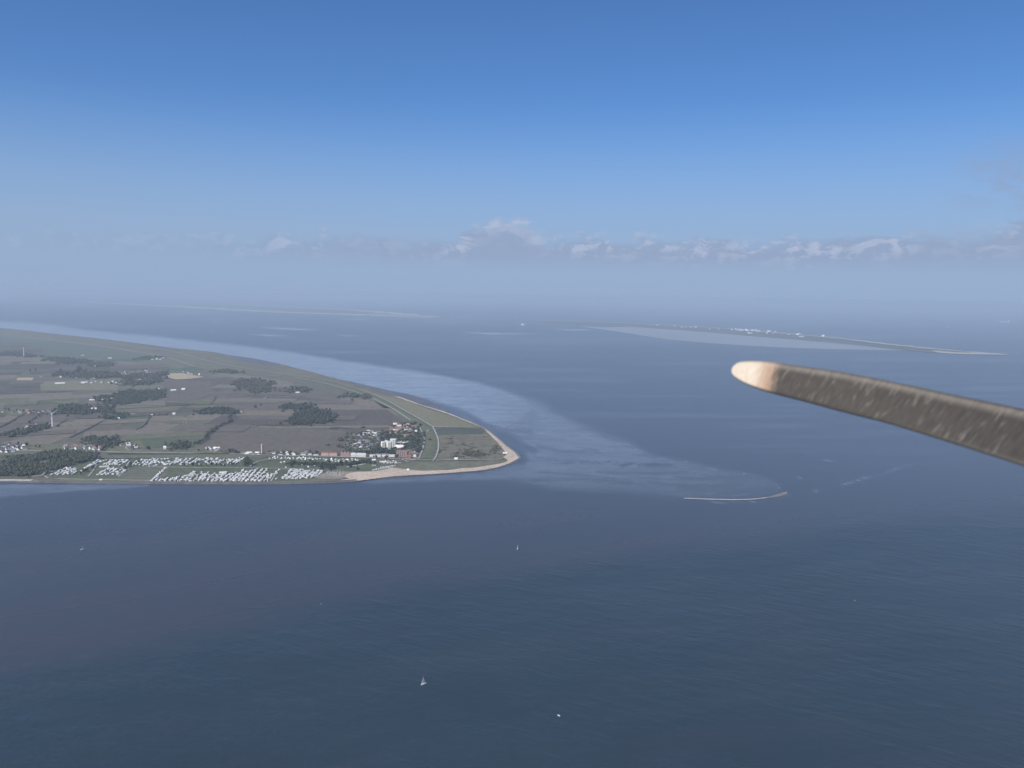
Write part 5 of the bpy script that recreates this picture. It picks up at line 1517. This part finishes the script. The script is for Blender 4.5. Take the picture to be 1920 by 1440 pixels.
def mat_blade():
    m, k, b = new_mat('blade_paint')
    tc = k.new('ShaderNodeTexCoord')
    pos = tc.outputs['Object']
    att = k.new('ShaderNodeAttribute', attribute_name='span')
    sep = k.new('ShaderNodeSeparateColor')
    k.link(att.outputs['Color'], sep.inputs[0])
    sp, chd, _ = sep.outputs                                  # distance from the tip along the blade, place across the chord
    uv = k.combine(k.math('MULTIPLY', sp, 1.0), chd, 0.0)
    slant = k.math('ADD', sp, k.math('MULTIPLY', chd, -0.022))
    fine = k.noise(k.combine(k.math('MULTIPLY', slant, 260.0), k.math('MULTIPLY', chd, 2.6), 0.0), 1.0, 4, 0.6)
    sc = k.noise(k.combine(k.math('MULTIPLY', slant, 110.0), k.math('MULTIPLY', chd, 2.0), 5.0), 1.0, 2, 0.5)
    dark = k.mix(k.ramp(fine, 0.3, 0.72), (0.030, 0.027, 0.025), (0.056, 0.051, 0.046))
    dark = k.mix(k.math('MULTIPLY', k.ramp(sc, 0.56, 0.74), 0.5), dark, (0.20, 0.18, 0.16))
    cream = k.mix(k.ramp(fine, 0.25, 0.75), (0.50, 0.42, 0.33), (0.64, 0.55, 0.45))
    edge = k.math('ADD', k.math('SUBTRACT', sp, k.math('MULTIPLY', chd, 0.0)), k.math('MULTIPLY', k.math('SUBTRACT', fine, 0.5), 0.07))
    f1 = k.ramp(edge, 0.055, 0.122)
    band = k.math('MULTIPLY', k.ramp(edge, 0.060, 0.085), k.ramp(edge, 0.118, 0.095))
    col = k.mix(f1, cream, dark)
    col = k.mix(k.math('MULTIPLY', band, 0.55), col, (0.42, 0.25, 0.15))
    fringe = k.math('MULTIPLY', k.ramp(chd, 0.74, 1.0), k.ramp(fine, 0.1, 0.8, 0.45, 0.9))     # tan fringe painted in for the motion blur of the upper edge
    fringe2 = k.math('MULTIPLY', k.ramp(chd, 0.10, 0.01), 0.6)  # lower edge paler in the same tan
    col = k.mix(k.math('MULTIPLY', k.math('MAXIMUM', fringe, fringe2), 0.55), col, (0.45, 0.40, 0.34))
    k.put(b.inputs['Base Color'], col)
    b.inputs['Roughness'].default_value = 0.62
    b.inputs['Specular IOR Level'].default_value = 0.25
    return m


M['blade'] = mat_blade()


def blade(stations, name):
    """airfoil sections between the leading and trailing edge points, given in camera axes"""
    NS = 9
    vs, fs, col = [], [], []
    t0 = (stations[0][0] + stations[0][1]) / 2
    for a, b in stations:
        c = (b - a).length
        r = abs(((a + b) / 2 - t0).dot(dv))
        twist = math.radians(14 + 26 * min(r / 0.9, 1.0))
        sec = []
        for side in (0, 1):
            for j in range(NS + 1):
                f = j / NS if side == 0 else 1 - j / NS
                th = 0.30 * c * (math.sqrt(max(f, 0)) * (1 - f)) * 0.55
                off = (th if side == 0 else -th * 0.35)
                p = a.lerp(b, f) + ax * (off + (0.5 - f) * c * math.tan(twist))
                if (j == NS or j == 0) and side == 1: continue
                sec.append((p, r, 1 - f))
        vs += [q[0] - prop_hub for q in sec]
        col += [(q[1], q[2], 0, 1) for q in sec]
    n = len(vs) // len(stations)
    for i in range(len(stations) - 1):
        for j in range(n):
            fs.append((i * n + j, i * n + (j + 1) % n, (i + 1) * n + (j + 1) % n, (i + 1) * n + j))
    fs += [tuple(reversed(range(n))), tuple(range((len(stations) - 1) * n, len(stations) * n))]
    o = mesh_obj(name, vs, fs, M['blade'], prop, True)
    bm = bmesh.new(); bm.from_mesh(o.data); bmesh.ops.recalc_face_normals(bm, faces=bm.faces); bm.to_mesh(o.data); bm.free()
    ca = o.data.color_attributes.new('span', 'FLOAT_COLOR', 'POINT')
    ca.data.foreach_set('color', np.array(col, np.float32).ravel())
    return o


def resample(pts, n):
    sp = smooth_poly(pts, False, 4)
    d = [0.0]
    for a, b in zip(sp[:-1], sp[1:]): d.append(d[-1] + math.hypot(b[0] - a[0], b[1] - a[1]))
    ts = [d[-1] * (i / (n - 1)) ** 1.6 for i in range(n)]
    return [(np.interp(t_, d, [p[0] for p in sp]), np.interp(t_, d, [p[1] for p in sp])) for t_ in ts]


NSTA = 44
st = [(on_disc(*a), on_disc(*b)) for a, b in zip(resample(top, NSTA), resample(bot, NSTA))]
blade(st, 'blade')
blade([(prop_hub * 2 - a, prop_hub * 2 - b) for a, b in st], 'blade')
m = MB()
m.tube([ax * -0.06, ax * 0.04], [0.10, 0.10], 24)
q = m.obj('hub', M['grey'], prop)
m = MB()
m.tube([ax * 0.041, ax * 0.10, ax * 0.18, ax * 0.25, ax * 0.29], [0.15, 0.142, 0.115, 0.07, 0.01], 24)
q = m.obj('spinner', M['white'], prop)

# ------------------------------------------------------------------ haze
HAZE_DENS = 7.8e-5
R_ = 290000.0
m = MB(); m.box(-R_, R_, -R_, R_, -1.5, 462.0)
hm = bpy.data.materials.new('haze_air')
hm.use_nodes = True
k = NT(hm.node_tree)
out = k.new('ShaderNodeOutputMaterial')
pv = k.new('ShaderNodeVolumePrincipled')
pv.inputs['Color'].default_value = (0.60, 0.735, 0.90, 1)
pv.inputs['Density'].default_value = HAZE_DENS
pv.inputs['Anisotropy'].default_value = 0.0
k.link(pv.outputs[0], out.inputs['Volume'])
o = m.obj('haze', hm)
tag(o, kind='stuff')


# ------------------------------------------------------------------ tell look-alikes apart by their order in the row or cluster
ONES = ['', 'first', 'second', 'third', 'fourth', 'fifth', 'sixth', 'seventh', 'eighth', 'ninth', 'tenth', 'eleventh', 'twelfth', 'thirteenth', 'fourteenth', 'fifteenth', 'sixteenth', 'seventeenth', 'eighteenth', 'nineteenth']
TENS = ['', '', 'twent', 'thirt', 'fort', 'fift', 'sixt', 'sevent', 'eight', 'ninet']


def ordinal(n):
    if n < 20: return ONES[n]
    if n < 100:
        return TENS[n // 10] + ('ieth' if n % 10 == 0 else 'y-' + ONES[n % 10])
    return 'hundred-and-' + ordinal(n - 100) if n > 100 else 'hundredth'


by = {}
for ob in C.objects:
    if ob.parent is None and ob.get('group') and ob.get('label'):
        by.setdefault(ob['label'], []).append(ob)
for lab, obs in by.items():
    if len(obs) < 2: continue
    pp, _ = to_px(np.array([ob.location[:] for ob in obs]))
    for n_, i_ in enumerate(np.argsort(pp[:, 0])):
        obs[i_]['label'] = lab + (', leftmost' if n_ == 0 else ', rightmost' if n_ == len(obs) - 1 else f', {ordinal(n_ + 1)} from left')
